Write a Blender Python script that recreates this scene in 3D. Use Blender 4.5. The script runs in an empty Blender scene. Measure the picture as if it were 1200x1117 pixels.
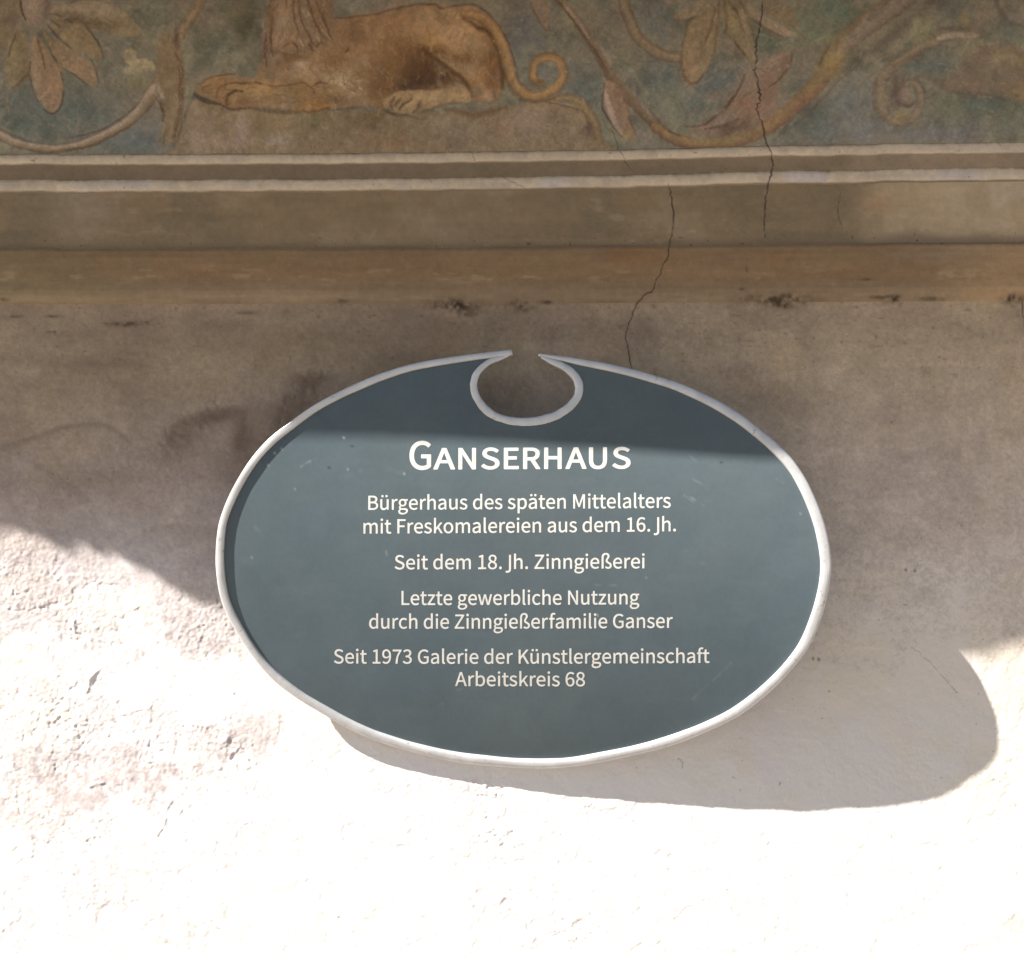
import bpy, math, json
import numpy as np
from mathutils import Vector

# ------------------------------------------------------------------ camera, sky, sun, exposure
scene = bpy.context.scene
COL = scene.collection
CZ = 1.75                                  # height of the picture centre above the street
CAMD = 1.30                                # camera distance from the wall (m)
SUN_H, SUN_V = 2.264, 2.30                 # sideways / downward travel of the sun per unit of depth

cam_data = bpy.data.cameras.new("camera")
cam = bpy.data.objects.new("camera", cam_data)
COL.objects.link(cam)
cam.location = (0.0, -CAMD, CZ)
cam.rotation_euler = (math.radians(90), 0, 0)
cam_data.sensor_fit = 'HORIZONTAL'
cam_data.sensor_width = 36.0
cam_data.lens = 36.0 * CAMD / 1.2
cam_data.clip_start = 0.05
cam_data.clip_end = 9000.0
scene.camera = cam

T = Vector((SUN_H, 1.0, -SUN_V)).normalized()
world = bpy.data.worlds.new("World")
scene.world = world
world.use_nodes = True
wn = world.node_tree
wn.nodes.clear()
sky = wn.nodes.new('ShaderNodeTexSky')
sky.sky_type = 'NISHITA'
sky.sun_disc = False
sky.sun_elevation = math.asin(-T.z)
sky.sun_rotation = math.atan2(-T.x, -T.y)
bg = wn.nodes.new('ShaderNodeBackground')
bg.inputs['Strength'].default_value = 0.044
wo = wn.nodes.new('ShaderNodeOutputWorld')
wn.links.new(sky.outputs[0], bg.inputs['Color'])
wn.links.new(bg.outputs[0], wo.inputs['Surface'])

sun_data = bpy.data.lights.new("sun", 'SUN')
sun_data.energy = 5.0
sun_data.angle = math.radians(0.5)
sun_data.color = (1.0, 0.98, 0.945)
sun = bpy.data.objects.new("sun", sun_data)
COL.objects.link(sun)
sun.rotation_euler = T.to_track_quat('-Z', 'Y').to_euler()
sun.location = (-3, -3, 6)

scene.view_settings.view_transform = 'Standard'
scene.view_settings.look = 'None'
scene.view_settings.gamma = 1.0
scene.view_settings.exposure = 1.22
scene.cycles.max_bounces = 8
scene.cycles.diffuse_bounces = 5

# ------------------------------------------------------------------ helpers
def link(o, parent=None):
    COL.objects.link(o)
    if parent is not None:
        o.parent = parent
    return o

def thing(name, label, cat, loc):
    o = bpy.data.objects.new(name, None)
    o.empty_display_size = 0.1
    o.location = loc
    o['label'] = label
    o['category'] = cat
    COL.objects.link(o)
    return o

def grid_mesh(name, V, nx, ny, mat, parent, colors=None, origin=(0, 0, 0)):
    """V: (ny,nx,3) numpy grid, rows running downwards, seen from -Y"""
    V = V.reshape(-1, 3) - np.array(origin)
    idx = np.arange(nx * ny).reshape(ny, nx)
    q = np.stack([idx[:-1, :-1], idx[1:, :-1], idx[1:, 1:], idx[:-1, 1:]], -1).reshape(-1, 4)
    return raw_mesh(name, V, q, mat, parent, colors)

def raw_mesh(name, V, q, mat, parent, colors=None, smooth=True):
    me = bpy.data.meshes.new(name)
    n, k = q.shape
    me.vertices.add(len(V))
    me.vertices.foreach_set('co', np.ascontiguousarray(V, dtype=np.float32).ravel())
    me.loops.add(n * k)
    me.loops.foreach_set('vertex_index', q.astype(np.int32).ravel())
    me.polygons.add(n)
    me.polygons.foreach_set('loop_start', np.arange(0, n * k, k, dtype=np.int32))
    me.polygons.foreach_set('use_smooth', np.full(n, smooth, dtype=bool))
    me.update(calc_edges=True)
    if colors is not None:
        at = me.color_attributes.new('paint', 'FLOAT_COLOR', 'POINT')
        c4 = np.ones((len(V), 4), dtype=np.float32)
        c4[:, :3] = colors.reshape(-1, 3)
        at.data.foreach_set('color', c4.ravel())
    me.materials.append(mat)
    return link(bpy.data.objects.new(name, me), parent)

def hash2(ix, iy, seed):
    h = (ix.astype(np.int64) * 374761393 + iy.astype(np.int64) * 668265263 + seed * 974634777) & 0xffffffff
    h = ((h ^ (h >> 13)) * 1274126177) & 0xffffffff
    h = h ^ (h >> 16)
    return (h & 0xffff) / 32767.5 - 1.0

def vn(x, y, s, seed):
    x = x / s + seed * 17.31
    y = y / s + seed * 7.77
    ix = np.floor(x); iy = np.floor(y)
    fx = x - ix; fy = y - iy
    fx = fx * fx * fx * (fx * (fx * 6 - 15) + 10)
    fy = fy * fy * fy * (fy * (fy * 6 - 15) + 10)
    a = hash2(ix, iy, seed); b = hash2(ix + 1, iy, seed)
    c = hash2(ix, iy + 1, seed); d = hash2(ix + 1, iy + 1, seed)
    return (a + (b - a) * fx) * (1 - fy) + (c + (d - c) * fx) * fy

def fbm(x, y, s, seed, n=3, g=0.55):
    r = 0; a = 1; t = 0
    for i in range(n):
        r = r + a * vn(x, y, s, seed + i * 3); t += a; a *= g; s *= 0.47
    return r / t

def ss(a, b, x):
    t = np.clip((x - a) / (b - a), 0, 1)
    return t * t * (3 - 2 * t)

def lin(c):
    c = np.asarray(c, dtype=float) / 255.0
    return np.where(c <= 0.04045, c / 12.92, ((c + 0.055) / 1.055) ** 2.4)

def cr(pts, n=8, closed=False):
    """Catmull-Rom through the points"""
    P = np.asarray(pts, dtype=float)
    out = []
    N = len(P)
    rng = range(N) if closed else range(N - 1)
    for i in rng:
        if closed:
            p0, p1, p2, p3 = P[i - 1], P[i], P[(i + 1) % N], P[(i + 2) % N]
        else:
            p1, p2 = P[i], P[i + 1]
            p0 = P[i - 1] if i > 0 else 2 * p1 - p2
            p3 = P[i + 2] if i + 2 < N else 2 * p2 - p1
        for t in np.arange(n) / n:
            out.append(0.5 * (2 * p1 + (p2 - p0) * t + (2 * p0 - 5 * p1 + 4 * p2 - p3) * t * t
                              + (3 * p1 - p0 - 3 * p2 + p3) * t ** 3))
    if not closed:
        out.append(P[-1])
    return np.array(out)

def polydist(x, y, pts):
    """distance, signed side offset, arc position (0..1) and nearest segment to an open polyline"""
    best = np.full(x.shape, 1e9); side = np.zeros(x.shape); arc = np.zeros(x.shape)
    L = np.concatenate([[0], np.cumsum(np.hypot(*np.diff(pts, axis=0).T))])
    tot = max(L[-1], 1e-6)
    for i in range(len(pts) - 1):
        ax, ay = pts[i]; bx, by = pts[i + 1]
        dx, dy = bx - ax, by - ay
        l2 = dx * dx + dy * dy
        if l2 < 1e-9:
            continue
        t = np.clip(((x - ax) * dx + (y - ay) * dy) / l2, 0, 1)
        ex = x - (ax + t * dx); ey = y - (ay + t * dy)
        d = np.hypot(ex, ey)
        m = d < best
        best = np.where(m, d, best)
        s = np.sign(ex * -dy + ey * dx)
        side = np.where(m, s, side)
        arc = np.where(m, (L[i] + t * math.sqrt(l2)) / tot, arc)
    return best, side, arc

def inside(x, y, pts):
    r = np.zeros(x.shape, dtype=bool)
    N = len(pts)
    for i in range(N):
        ax, ay = pts[i]; bx, by = pts[(i + 1) % N]
        if ay == by:
            continue
        c = ((ay > y) != (by > y)) & (x < (bx - ax) * (y - ay) / (by - ay) + ax)
        r ^= c
    return r

PANEL_COL = (.114, .143, .153)
DOME = 4.0
STREET_A = (.225, .195, .165)
STREET_B = (.165, .143, .121)

# ------------------------------------------------------------------ the painted frieze (pigment only)
class Painter:
    def __init__(s, X, Y):
        X = X.ravel(); Y = Y.ravel()
        # an unsteady brush: the drawing wanders a little
        s.X = X + 1.3 * fbm(X, Y, 17, 541, 3) + .45 * vn(X, Y, 4.2, 545)
        s.Y = Y + 1.2 * fbm(X, Y, 15, 551, 3) + .45 * vn(X, Y, 4.6, 555)
        s.C = np.zeros((s.X.size, 3))
        s.n1 = fbm(s.X, s.Y, 11, 501, 3)
        s.n2 = fbm(s.X, s.Y, 3.2, 521, 2)
    def box(s, pts, pad):
        p = np.asarray(pts)
        m = ((s.X > p[:, 0].min() - pad) & (s.X < p[:, 0].max() + pad) &
             (s.Y > p[:, 1].min() - pad) & (s.Y < p[:, 1].max() + pad))
        return np.nonzero(m)[0]
    def mix(s, i, col, a):
        s.C[i] += (np.asarray(col, float) - s.C[i]) * a[:, None]
    def poly(s, pts, col, soft=1.8, a=0.95, rough=1.4, smooth=True):
        p = cr(pts, 5, True) if smooth else np.array(pts, float)
        i = s.box(p, 8)
        if not len(i): return
        x, y = s.X[i], s.Y[i]
        d, _, _ = polydist(x, y, np.vstack([p, p[:1]]))
        d = np.where(inside(x, y, p), -d, d) + rough * (s.n1[i] + .6 * s.n2[i])
        s.mix(i, col, a * ss(soft, -soft, d) * (0.9 + 0.25 * s.n2[i]))
    def ribbon(s, pts, hw, cols, soft=1.5, a=0.92, rough=1.0):
        p = cr(pts, 6)
        i = s.box(p, max(hw) + 6)
        if not len(i): return
        x, y = s.X[i], s.Y[i]
        d, sd, arc = polydist(x, y, p)
        w = np.interp(arc, np.linspace(0, 1, len(hw)), hw)
        d = d + rough * .6 * (s.n1[i] + .6 * s.n2[i])
        u = np.clip(sd * d / np.maximum(w, .1), -1, 1)
        t = np.linspace(-1, 1, len(cols))
        cc = np.stack([np.interp(u, t, [c[k] for c in cols]) for k in range(3)], -1)
        al = a * ss(soft, -soft, d - w)
        s.C[i] += (cc - s.C[i]) * al[:, None]
    def line(s, pts, w, col, a=0.8, soft=1.0, broken=0.5):
        soft += .1; broken = min(1, broken + .1); a *= 1.08; w *= 1.2
        p = cr(pts, 6)
        i = s.box(p, w + 5)
        if not len(i): return
        d, _, arc = polydist(s.X[i], s.Y[i], p)
        al = a * ss(soft, -soft, d + .35 * s.n1[i] - w * (.55 + .45 * np.sin(np.pi * np.clip(arc, .03, .97))))
        al = al * np.clip(1 - broken * .6 + broken * 1.1 * s.n1[i], 0.1, 1)
        s.mix(i, col, np.clip(al, 0, 1))
    def blob(s, x, y, rx, ry, col, a=0.7, ang=0.0, rough=.75):
        rx *= 1.22; ry *= 1.22; a = min(1, a * 1.15)
        c, n = math.cos(math.radians(ang)), math.sin(math.radians(ang))
        R = max(rx, ry) * 2.2
        i = s.box([(x - R, y - R), (x + R, y + R)], 0)
        if not len(i): return
        dx, dy = s.X[i] - x, s.Y[i] - y
        q = np.hypot((dx * c + dy * n) / rx, (-dx * n + dy * c) / ry) + rough * s.n1[i]
        s.mix(i, col, a * np.exp(-np.clip(q, 0, 9) ** 2 * 1.1))

    def dabs(s, n, seed, box, cols, ln, w, a, ang, poly=None, spread=25, curve=.25):
        """short visible brush strokes"""
        rs = np.random.RandomState(seed)
        x0, y0, x1, y1 = box
        pts = np.stack([rs.uniform(x0, x1, n), rs.uniform(y0, y1, n)], -1)
        if poly is not None:
            pts = pts[inside(pts[:, 0], pts[:, 1], cr(poly, 5, True))]
        for q in pts:
            t = math.radians((ang(q) if callable(ang) else ang) + rs.normal(0, spread))
            L = ln * rs.uniform(.5, 1.4) / 2; b = rs.normal(0, curve) * L
            dx, dy = math.cos(t) * L, math.sin(t) * L
            p = np.array([(q[0] - dx, q[1] - dy), (q[0] - dy * b / L, q[1] + dx * b / L), (q[0] + dx, q[1] + dy)])
            i = s.box(p, w + 2)
            if len(i):
                d, _, arc = polydist(s.X[i], s.Y[i], p)
                ww = w * rs.uniform(.6, 1.3)
                s.mix(i, cols[rs.randint(len(cols))], a * rs.uniform(.4, 1) * ss(ww + .6, ww * .3, d) * (.8 + .4 * s.n2[i]))

def paint_frieze(X, Y):
    p = Painter(X, Y)
    x, y = p.X, p.Y
    base = np.array([105, 97, 81.])
    p.C[:] = base
    allv = np.arange(x.size)
    f1 = fbm(x, y, 70, 31, 3); f2 = fbm(x, y, 45, 41, 3); f3 = fbm(x, y, 26, 51, 3)
    p.mix(allv, (94, 91, 80), .75 * ss(-.05, .5, f1))
    p.mix(allv, (107, 101, 79), .75 * ss(.05, .5, f2))
    p.mix(allv, (80, 79, 66), .7 * ss(.12, .5, f3))
    p.mix(allv, (106, 93, 79), .7 * ss(.1, .5, -f2))
    # regional moods of the green-grey ground
    for b in [(60, 128, 55, 22, (70, 78, 74), .7), (150, 165, 45, 12, (82, 86, 84), .7), (20, 145, 30, 10, (78, 82, 74), .6),
              (125, 100, 22, 25, (98, 92, 80), .6), (180, 20, 25, 18, (96, 95, 78), .6), (270, 60, 30, 18, (108, 102, 86), .6),
              (255, 52, 16, 10, (76, 78, 66), .6), (290, 28, 16, 22, (72, 68, 52), .7), (275, 10, 14, 10, (98, 92, 70), .5),
              (415, 6, 28, 12, (100, 98, 90), .7), (610, 40, 22, 30, (88, 87, 84), .8), (600, 70, 10, 16, (82, 84, 84), .6),
              (680, 100, 24, 26, (84, 86, 80), .8), (690, 55, 18, 22, (100, 92, 78), .5), (765, 25, 22, 24, (94, 94, 88), .8),
              (775, 95, 24, 16, (74, 79, 76), .8), (800, 118, 26, 20, (99, 97, 82), .8), (842, 92, 20, 14, (80, 86, 86), .7),
              (815, 125, 12, 8, (84, 88, 82), .6), (755, 155, 22, 14, (104, 94, 80), .7), (900, 50, 14, 14, (76, 82, 70), .8),
              (955, 30, 26, 22, (92, 96, 78), .8), (975, 10, 14, 12, (84, 96, 82), .7), (940, 80, 18, 14, (100, 94, 82), .6),
              (965, 140, 30, 22, (76, 80, 72), .85), (1000, 120, 25, 25, (100, 98, 92), .7), (1010, 150, 30, 14, (106, 104, 98), .7),
              (1090, 72, 22, 12, (78, 86, 82), .8), (1130, 12, 22, 16, (82, 84, 78), .7), (1150, 125, 34, 16, (74, 80, 72), .8),
              (1175, 140, 30, 14, (92, 92, 76), .6), (1100, 155, 40, 10, (94, 90, 90), .6), (1185, 35, 18, 14, (84, 88, 78), .7),
              (1115, 125, 10, 14, (106, 104, 80), .5)]:
        p.blob(b[0], b[1], b[2] * 1.1, b[3] * 1.1, b[4], b[5])
    p.dabs(420, 1, (-30, -30, 1230, 182), [(116, 108, 91), (86, 82, 70), (104, 99, 78), (93, 92, 85), (112, 99, 81)], 16, 2.2, .34, 60, spread=50)
    DK = (60, 46, 35); BR = (82, 62, 46)
    # --- left flower
    p.poly([(-30, -20), (10, -14), (22, 4), (20, 22), (0, 30), (-30, 26)], (112, 96, 74))
    p.poly([(60, 12), (85, 3), (115, 2), (140, 10), (155, 22), (164, 36), (160, 44), (148, 42), (125, 36), (100, 30), (75, 26), (60, 20)], (120, 104, 80))
    p.poly([(66, 10), (90, 4), (118, 3), (138, 10), (130, 20), (100, 20), (75, 15)], (131, 115, 96), 4, .8)
    p.blob(122, 29, 20, 6, (88, 76, 56), .7, 10); p.blob(82, 22, 12, 5, (80, 68, 52), .7, 15); p.blob(150, 38, 10, 6, (126, 110, 82), .6)
    p.poly([(58, 25), (75, 28), (95, 30), (108, 42), (118, 58), (121, 66), (115, 70), (104, 66), (85, 52), (68, 40)], (116, 98, 72))
    p.poly([(50, 35), (62, 46), (76, 52), (90, 60), (102, 72), (112, 85), (113, 98), (106, 101), (96, 93), (80, 82), (68, 76), (60, 60)], (118, 97, 73))
    p.blob(80, 50, 14, 7, (126, 108, 82), .6, 35); p.blob(98, 82, 9, 12, (126, 102, 80), .6, -40)
    p.poly([(40, 42), (48, 45), (58, 62), (68, 78), (74, 92), (74, 108), (70, 124), (62, 133), (54, 128), (47, 116), (42, 105), (35, 92), (34, 80), (37, 60)], (120, 97, 74))
    p.blob(60, 98, 10, 18, (130, 102, 79), .75, -8); p.blob(41, 78, 5, 22, (126, 106, 88), .7, -5)
    p.poly([(16, 36), (30, 40), (34, 60), (35, 78), (28, 92), (18, 102), (10, 98), (6, 88), (7, 70), (10, 50)], (110, 95, 71))
    p.blob(14, 62, 7, 20, (124, 108, 80), .6); p.blob(29, 84, 6, 14, (88, 74, 54), .6, 20)
    p.poly([(-10, 28), (8, 32), (8, 46), (2, 62), (-8, 75), (-28, 70), (-30, 45)], (106, 92, 68))
    p.poly([(24, -30), (56, -30), (57, 8), (50, 22), (40, 34), (28, 26), (23, 8)], (114, 98, 84))
    p.blob(38, 8, 8, 14, (126, 108, 92), .7); p.blob(54, 4, 3, 16, (92, 76, 68), .6); p.blob(12, 24, 8, 6, (90, 76, 64), .7)
    for q, w in [([(71, 84), (75, 100), (74, 115), (68, 129), (60, 134), (52, 128)], 1.0), ([(33, 88), (40, 108), (46, 119)], 1.0), ([(44, 44), (50, 66), (53, 80)], 1.1),
                 ([(106, 70), (113, 84), (115, 97)], .9), ([(36, 72), (32, 88), (15, 103)], .9), ([(97, 26), (108, 40), (118, 56), (121, 68)], .8), ([(56, 30), (70, 45), (84, 58)], 1.0),
                 ([(58, 17), (72, 20), (85, 27)], 1.1), ([(57, 54), (63, 66), (70, 80)], 1.0), ([(72, 79), (88, 88), (103, 101)], .8), ([(20, 36), (14, 52), (10, 66)], 1.0),
                 ([(60, 25), (68, 30), (71, 33)], 1.1), ([(24, -20), (24, 8), (30, 24)], 1.4)]:
        p.line(q, w, DK, .8)
    # cream patch where the pigment has flaked
    p.poly([(143, 65), (150, 57), (158, 60), (162, 68), (172, 66), (180, 74), (182, 82), (170, 84), (160, 88), (150, 88), (144, 82), (152, 76)], (137, 122, 94), 1.6, .95, 3.5)
    p.blob(160, 96, 16, 10, (110, 100, 70), .6); p.blob(172, 86, 8, 5, (104, 96, 78), .6)
    # --- left tendril
    p.ribbon([(-60, 118), (-30, 142), (0, 158), (20, 168), (45, 173), (75, 174), (100, 168), (125, 157), (150, 142), (168, 124), (182, 104)],
             [6, 6, 6, 5.5, 5.5, 6, 6.5, 9], [(90, 74, 58), (136, 118, 100), (124, 106, 86), (108, 90, 66), (80, 62, 47)])
    p.line([(82, 162), (110, 155), (140, 140), (164, 121)], .9, DK, .8); p.line([(60, 178), (105, 172), (135, 158), (160, 142)], 1.3, BR, .8)
    p.line([(-2, 150), (20, 160), (40, 167)], .9, DK, .6)
    # --- upright leaf and stem
    p.ribbon([(204, 60), (212, 38), (226, 18), (236, -5), (244, -40)], [6, 6, 7, 8], [(104, 88, 68), (120, 102, 78), (96, 78, 60)], 2.5)
    p.poly([(187, 45), (192, 38), (200, 40), (207, 50), (213, 65), (215, 90), (216, 110), (215, 128), (212, 150), (206, 165), (196, 168), (190, 165), (192, 140), (190, 120), (184, 105), (182, 85), (183, 66)], (108, 90, 66))
    p.line([(206, 34), (208, 50), (206, 62)], 2.6, (82, 62, 50), .8, 2); p.line([(208, 66), (212, 84), (212, 108), (211, 130), (204, 160)], 3.2, (80, 58, 42), .8, 2, .3)
    p.line([(185, 90), (187, 106), (193, 118)], 2.6, (128, 112, 96), .8, 2); p.line([(188, 120), (192, 132), (190, 142)], 1.8, (66, 50, 36), .9); p.blob(199, 148, 6, 16, (122, 104, 78), .7, 8)
    p.blob(194, 52, 7, 10, (118, 102, 74), .6)
    # --- rock below the lion
    p.poly([(203, 196), (205, 176), (214, 150), (222, 128), (230, 118), (262, 118), (300, 122), (350, 130), (420, 132), (470, 132), (550, 130), (610, 122), (650, 121), (678, 124), (694, 140), (703, 162), (712, 196)], (114, 95, 71), 2)
    for b in [(235, 150, 12, 22, (126, 106, 90), .6), (285, 152, 8, 14, (130, 112, 104), .65), (258, 168, 22, 8, (126, 106, 90), .6), (325, 163, 12, 6, (128, 112, 104), .7), (312, 145, 18, 12, (112, 94, 66), .6),
              (370, 142, 14, 9, (90, 80, 58), .7), (430, 142, 26, 12, (92, 78, 56), .7), (400, 165, 26, 8, (102, 86, 64), .6), (470, 164, 40, 9, (108, 84, 60), .6), (540, 158, 40, 12, (106, 92, 76), .6),
              (620, 146, 30, 16, (120, 102, 88), .7), (660, 160, 30, 10, (116, 98, 76), .6), (585, 150, 12, 10, (112, 88, 68), .5), (346, 138, 8, 6, (122, 104, 80), .6), (650, 130, 6, 7, (96, 76, 62), .6)]:
        p.blob(b[0], b[1], b[2] * 1.1, b[3] * 1.1, b[4], b[5])
    p.line([(229, 108), (222, 124), (216, 140), (208, 160)], 1.6, (78, 60, 46), .7); p.line([(262, 126), (256, 140), (252, 152)], 2, (98, 76, 56), .6, 2)
    p.line([(212, 150), (204, 168), (196, 180)], 3, (88, 70, 54), .6, 2)
    p.ribbon([(646, 118), (664, 114), (682, 122), (694, 140), (703, 165)], [3, 5.5, 6, 6, 5], [(92, 74, 56), (120, 101, 72), (104, 84, 58)], 2)
    p.line([(640, 120), (660, 124), (682, 131), (690, 144), (697, 150)], 1.2, (80, 62, 46), .7); p.blob(689, 155, 5, 9, (84, 64, 56), .7); p.line([(648, 120), (664, 123), (680, 127)], .9, (132, 114, 88), .7)
    # --- lion
    p.poly([(385, 22), (400, 20), (430, 17), (450, 14), (480, 8), (505, 6), (520, 11), (545, 7), (565, 15), (580, 38), (589, 65), (592, 90), (589, 110), (580, 120), (560, 121), (545, 114), (500, 117), (460, 121), (425, 124), (380, 129), (350, 129), (320, 122), (305, 100), (300, 85), (310, 66), (330, 40), (360, 30)], (118, 91, 64), 1.6)
    for b in [(430, 55, 36, 30, (126, 97, 69), .7), (405, 30, 20, 8, (112, 84, 58), .6), (420, 38, 10, 8, (100, 76, 52), .5), (470, 32, 22, 16, (128, 96, 66), .7), (530, 52, 36, 30, (142, 112, 75), .85), (520, 38, 24, 15, (150, 120, 90), .85), (505, 50, 10, 18, (138, 104, 60), .6),
              (488, 84, 34, 24, (80, 57, 37), .95), (505, 92, 24, 13, (70, 49, 34), .8), (475, 101, 18, 8, (62, 46, 36), .9), (455, 80, 14, 26, (104, 76, 46), .7), (440, 100, 18, 20, (98, 72, 46), .7), (465, 62, 14, 12, (104, 76, 48), .6),
              (577, 72, 9, 24, (100, 70, 44), .8), (548, 70, 11, 7, (98, 72, 48), .7), (555, 92, 14, 10, (128, 96, 62), .6), (560, 30, 10, 6, (142, 108, 74), .6), (575, 100, 8, 12, (104, 74, 48), .7),
              (372, 68, 22, 18, (132, 104, 74), .7), (400, 98, 18, 13, (146, 125, 97), .85), (355, 88, 20, 8, (140, 116, 88), .6), (348, 96, 10, 5, (110, 76, 50), .5), (393, 72, 12, 10, (104, 78, 54), .6), (395, 118, 9, 6, (84, 64, 44), .75), (420, 105, 8, 14, (112, 90, 66), .6)]:
        p.blob(*b)
    LION = [(392, 24), (430, 18), (480, 9), (520, 12), (565, 16), (586, 50), (588, 108), (545, 112), (460, 119), (400, 126), (350, 110), (345, 80), (372, 60)]
    p.dabs(260, 2, (340, 8, 592, 124), [(146, 116, 82), (98, 72, 48), (132, 102, 70), (86, 62, 42), (126, 94, 62)], 11, .9, .42, lambda q: 75 if q[0] < 480 else 105, LION, 22)
    p.dabs(70, 3, (495, 15, 580, 90), [(154, 124, 90), (140, 108, 72)], 12, 1.1, .4, 60, LION, 20)
    p.dabs(60, 4, (380, 82, 424, 118), [(156, 136, 108), (92, 70, 50), (150, 128, 98)], 5, .8, .7, 20, None, 60)
    p.line([(388, 22), (430, 18), (452, 13), (480, 7), (505, 5), (519, 11), (532, 8), (548, 5), (562, 9), (576, 20), (590, 38), (598, 58), (603, 78)], 1.2, (76, 54, 38), .8, 1.2, .5)
    p.line([(496, 58), (515, 73), (534, 87), (546, 96), (552, 108)], 2.4, (68, 47, 31), .85, 2.2, .3)
    p.line([(544, 22), (560, 32), (575, 40), (585, 58), (588, 80), (589, 104)], 3.2, (66, 46, 30), .85, 2.5, .25)
    p.ribbon([(543, 16), (562, 20), (579, 34), (590, 56), (596, 80), (603, 98), (615, 110), (630, 113), (648, 106), (658, 94), (660, 82), (654, 71), (643, 67), (631, 70), (625, 79), (625, 90), (632, 97)],
             [4, 7, 7, 6.5, 6, 6, 6, 5.5, 5.5, 5, 5], [(112, 84, 58), (138, 107, 72), (126, 96, 62), (96, 70, 48)], 1.4)
    p.line([(586, 32), (597, 54), (604, 78), (610, 96), (622, 106)], .9, (74, 54, 38), .7); p.line([(588, 70), (594, 96), (606, 113), (625, 120), (650, 116)], 1.6, (84, 62, 44), .8, 1.4)
    p.blob(633, 95, 5, 4, (92, 70, 46), .8); p.blob(640, 86, 5, 6, (98, 96, 90), .75)
    # hind foot
    p.poly([(452, 117), (460, 111), (470, 107), (490, 106), (515, 105), (532, 102), (545, 104), (552, 115), (546, 121), (530, 120), (505, 126), (492, 130), (480, 134), (468, 133), (458, 128), (450, 124)], (132, 107, 75), 1.3)
    p.blob(500, 113, 30, 6, (140, 116, 84), .7, -5); p.blob(535, 108, 10, 6, (138, 112, 80), .6)
    for q in ([(463, 114), (458, 121), (459, 128)], [(482, 117), (473, 122), (468, 129)], [(493, 119), (490, 127), (484, 132)], [(470, 116), (462, 124)]):
        p.line(q, 1.6, (78, 56, 40), .8, 1.3, .3)
    p.line([(450, 128), (464, 135), (478, 136), (490, 139)], 1.6, (72, 54, 40), .8, 1.4); p.line([(505, 127), (522, 122), (540, 121)], 1.6, (84, 62, 46), .7, 1.5)
    p.line([(522, 128), (545, 133), (558, 136), (572, 132), (592, 126)], 3, (86, 66, 48), .75, 3, .2); p.line([(560, 92), (566, 104), (572, 114)], 3.0, (142, 112, 80), .6, 2.5, .1); p.blob(571, 114, 6, 6, (146, 116, 88), .85); p.line([(578, 106), (580, 116), (573, 122)], 1.4, (84, 62, 46), .8)
    p.line([(534, 95), (548, 100), (553, 112)], 2, (82, 58, 40), .8, 1.5)
    # forelegs
    p.poly([(229, 110), (233, 100), (246, 92), (262, 87), (280, 89), (300, 92), (340, 95), (370, 97), (395, 100), (408, 108), (400, 122), (385, 128), (355, 131), (330, 128), (300, 124), (272, 127), (258, 122), (243, 114), (235, 113)], (121, 95, 66), 1.3)
    p.dabs(90, 5, (232, 90, 405, 128), [(140, 112, 78), (98, 72, 48), (130, 100, 66)], 12, .9, .42, 4, None, 14) if False else None
    for b in [(300, 103, 40, 6, (132, 104, 68), .7), (256, 98, 12, 6, (128, 96, 60), .7), (280, 120, 22, 5, (104, 76, 54), .7), (370, 122, 16, 6, (134, 94, 52), .75), (350, 106, 20, 8, (120, 94, 58), .6), (395, 117, 8, 6, (80, 62, 44), .8), (330, 118, 26, 6, (106, 82, 56), .6)]:
        p.blob(*b)
    for q, w in [([(253, 113), (256, 104), (268, 98), (288, 97), (306, 98)], 1.2), ([(266, 123), (266, 113), (275, 107)], 2.0), ([(234, 99), (243, 92), (258, 88), (276, 87)], 1.0), ([(238, 109), (238, 103), (246, 99)], 1.0),
                 ([(300, 97), (325, 101), (345, 99), (356, 97), (366, 103)], 1.0), ([(366, 100), (376, 97), (384, 98)], 1.1), ([(354, 130), (372, 130), (386, 127)], 1.2), ([(367, 104), (369, 110)], .9)]:
        p.line(q, w, (80, 54, 36), .8, 1.1, .4)
    p.line([(228, 111), (240, 118), (257, 122)], 2.4, (62, 52, 40), .8, 1.6, .2); p.line([(258, 122), (270, 128), (292, 127)], 1.6, (70, 52, 38), .85, 1.3, .2); p.line([(268, 112), (274, 107), (284, 106)], 1.5, (66, 45, 30), .85, 1.1, .1); p.line([(292, 126), (320, 130), (350, 132)], 2.6, (78, 64, 48), .75, 2, .2); p.blob(273, 117, 4, 6, (136, 108, 72), .8)
    p.line([(385, 129), (402, 128), (425, 125)], 1.4, (74, 60, 44), .7, 1.5)
    LEG = [(234, 106), (248, 93), (280, 90), (340, 97), (395, 101), (405, 110), (384, 126), (330, 126), (300, 122), (262, 120)]
    p.dabs(110, 5, (232, 90, 405, 128), [(140, 113, 80), (98, 73, 50), (130, 102, 68), (84, 62, 44)], 13, .9, .42, 4, LEG, 14)
    # mane and muzzle
    p.poly([(306, -60), (392, -60), (390, -5), (391, 25), (388, 46), (375, 58), (355, 66), (335, 66), (322, 74), (313, 78), (307, 62), (311, 34), (316, 8)], (118, 95, 73), 2)
    for b in [(334, 26, 12, 24, (140, 113, 86), .8), (328, 44, 8, 10, (134, 108, 84), .6), (360, 35, 16, 22, (118, 98, 76), .6), (312, 62, 5, 14, (92, 76, 68), .8), (338, 66, 20, 9, (92, 70, 48), .75), (318, 12, 5, 14, (92, 70, 50), .6), (372, 8, 8, 22, (112, 84, 60), .7), (352, 76, 7, 4, (148, 126, 104), .7), (385, 20, 5, 18, (98, 78, 58), .6)]:
        p.blob(*b)
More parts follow.
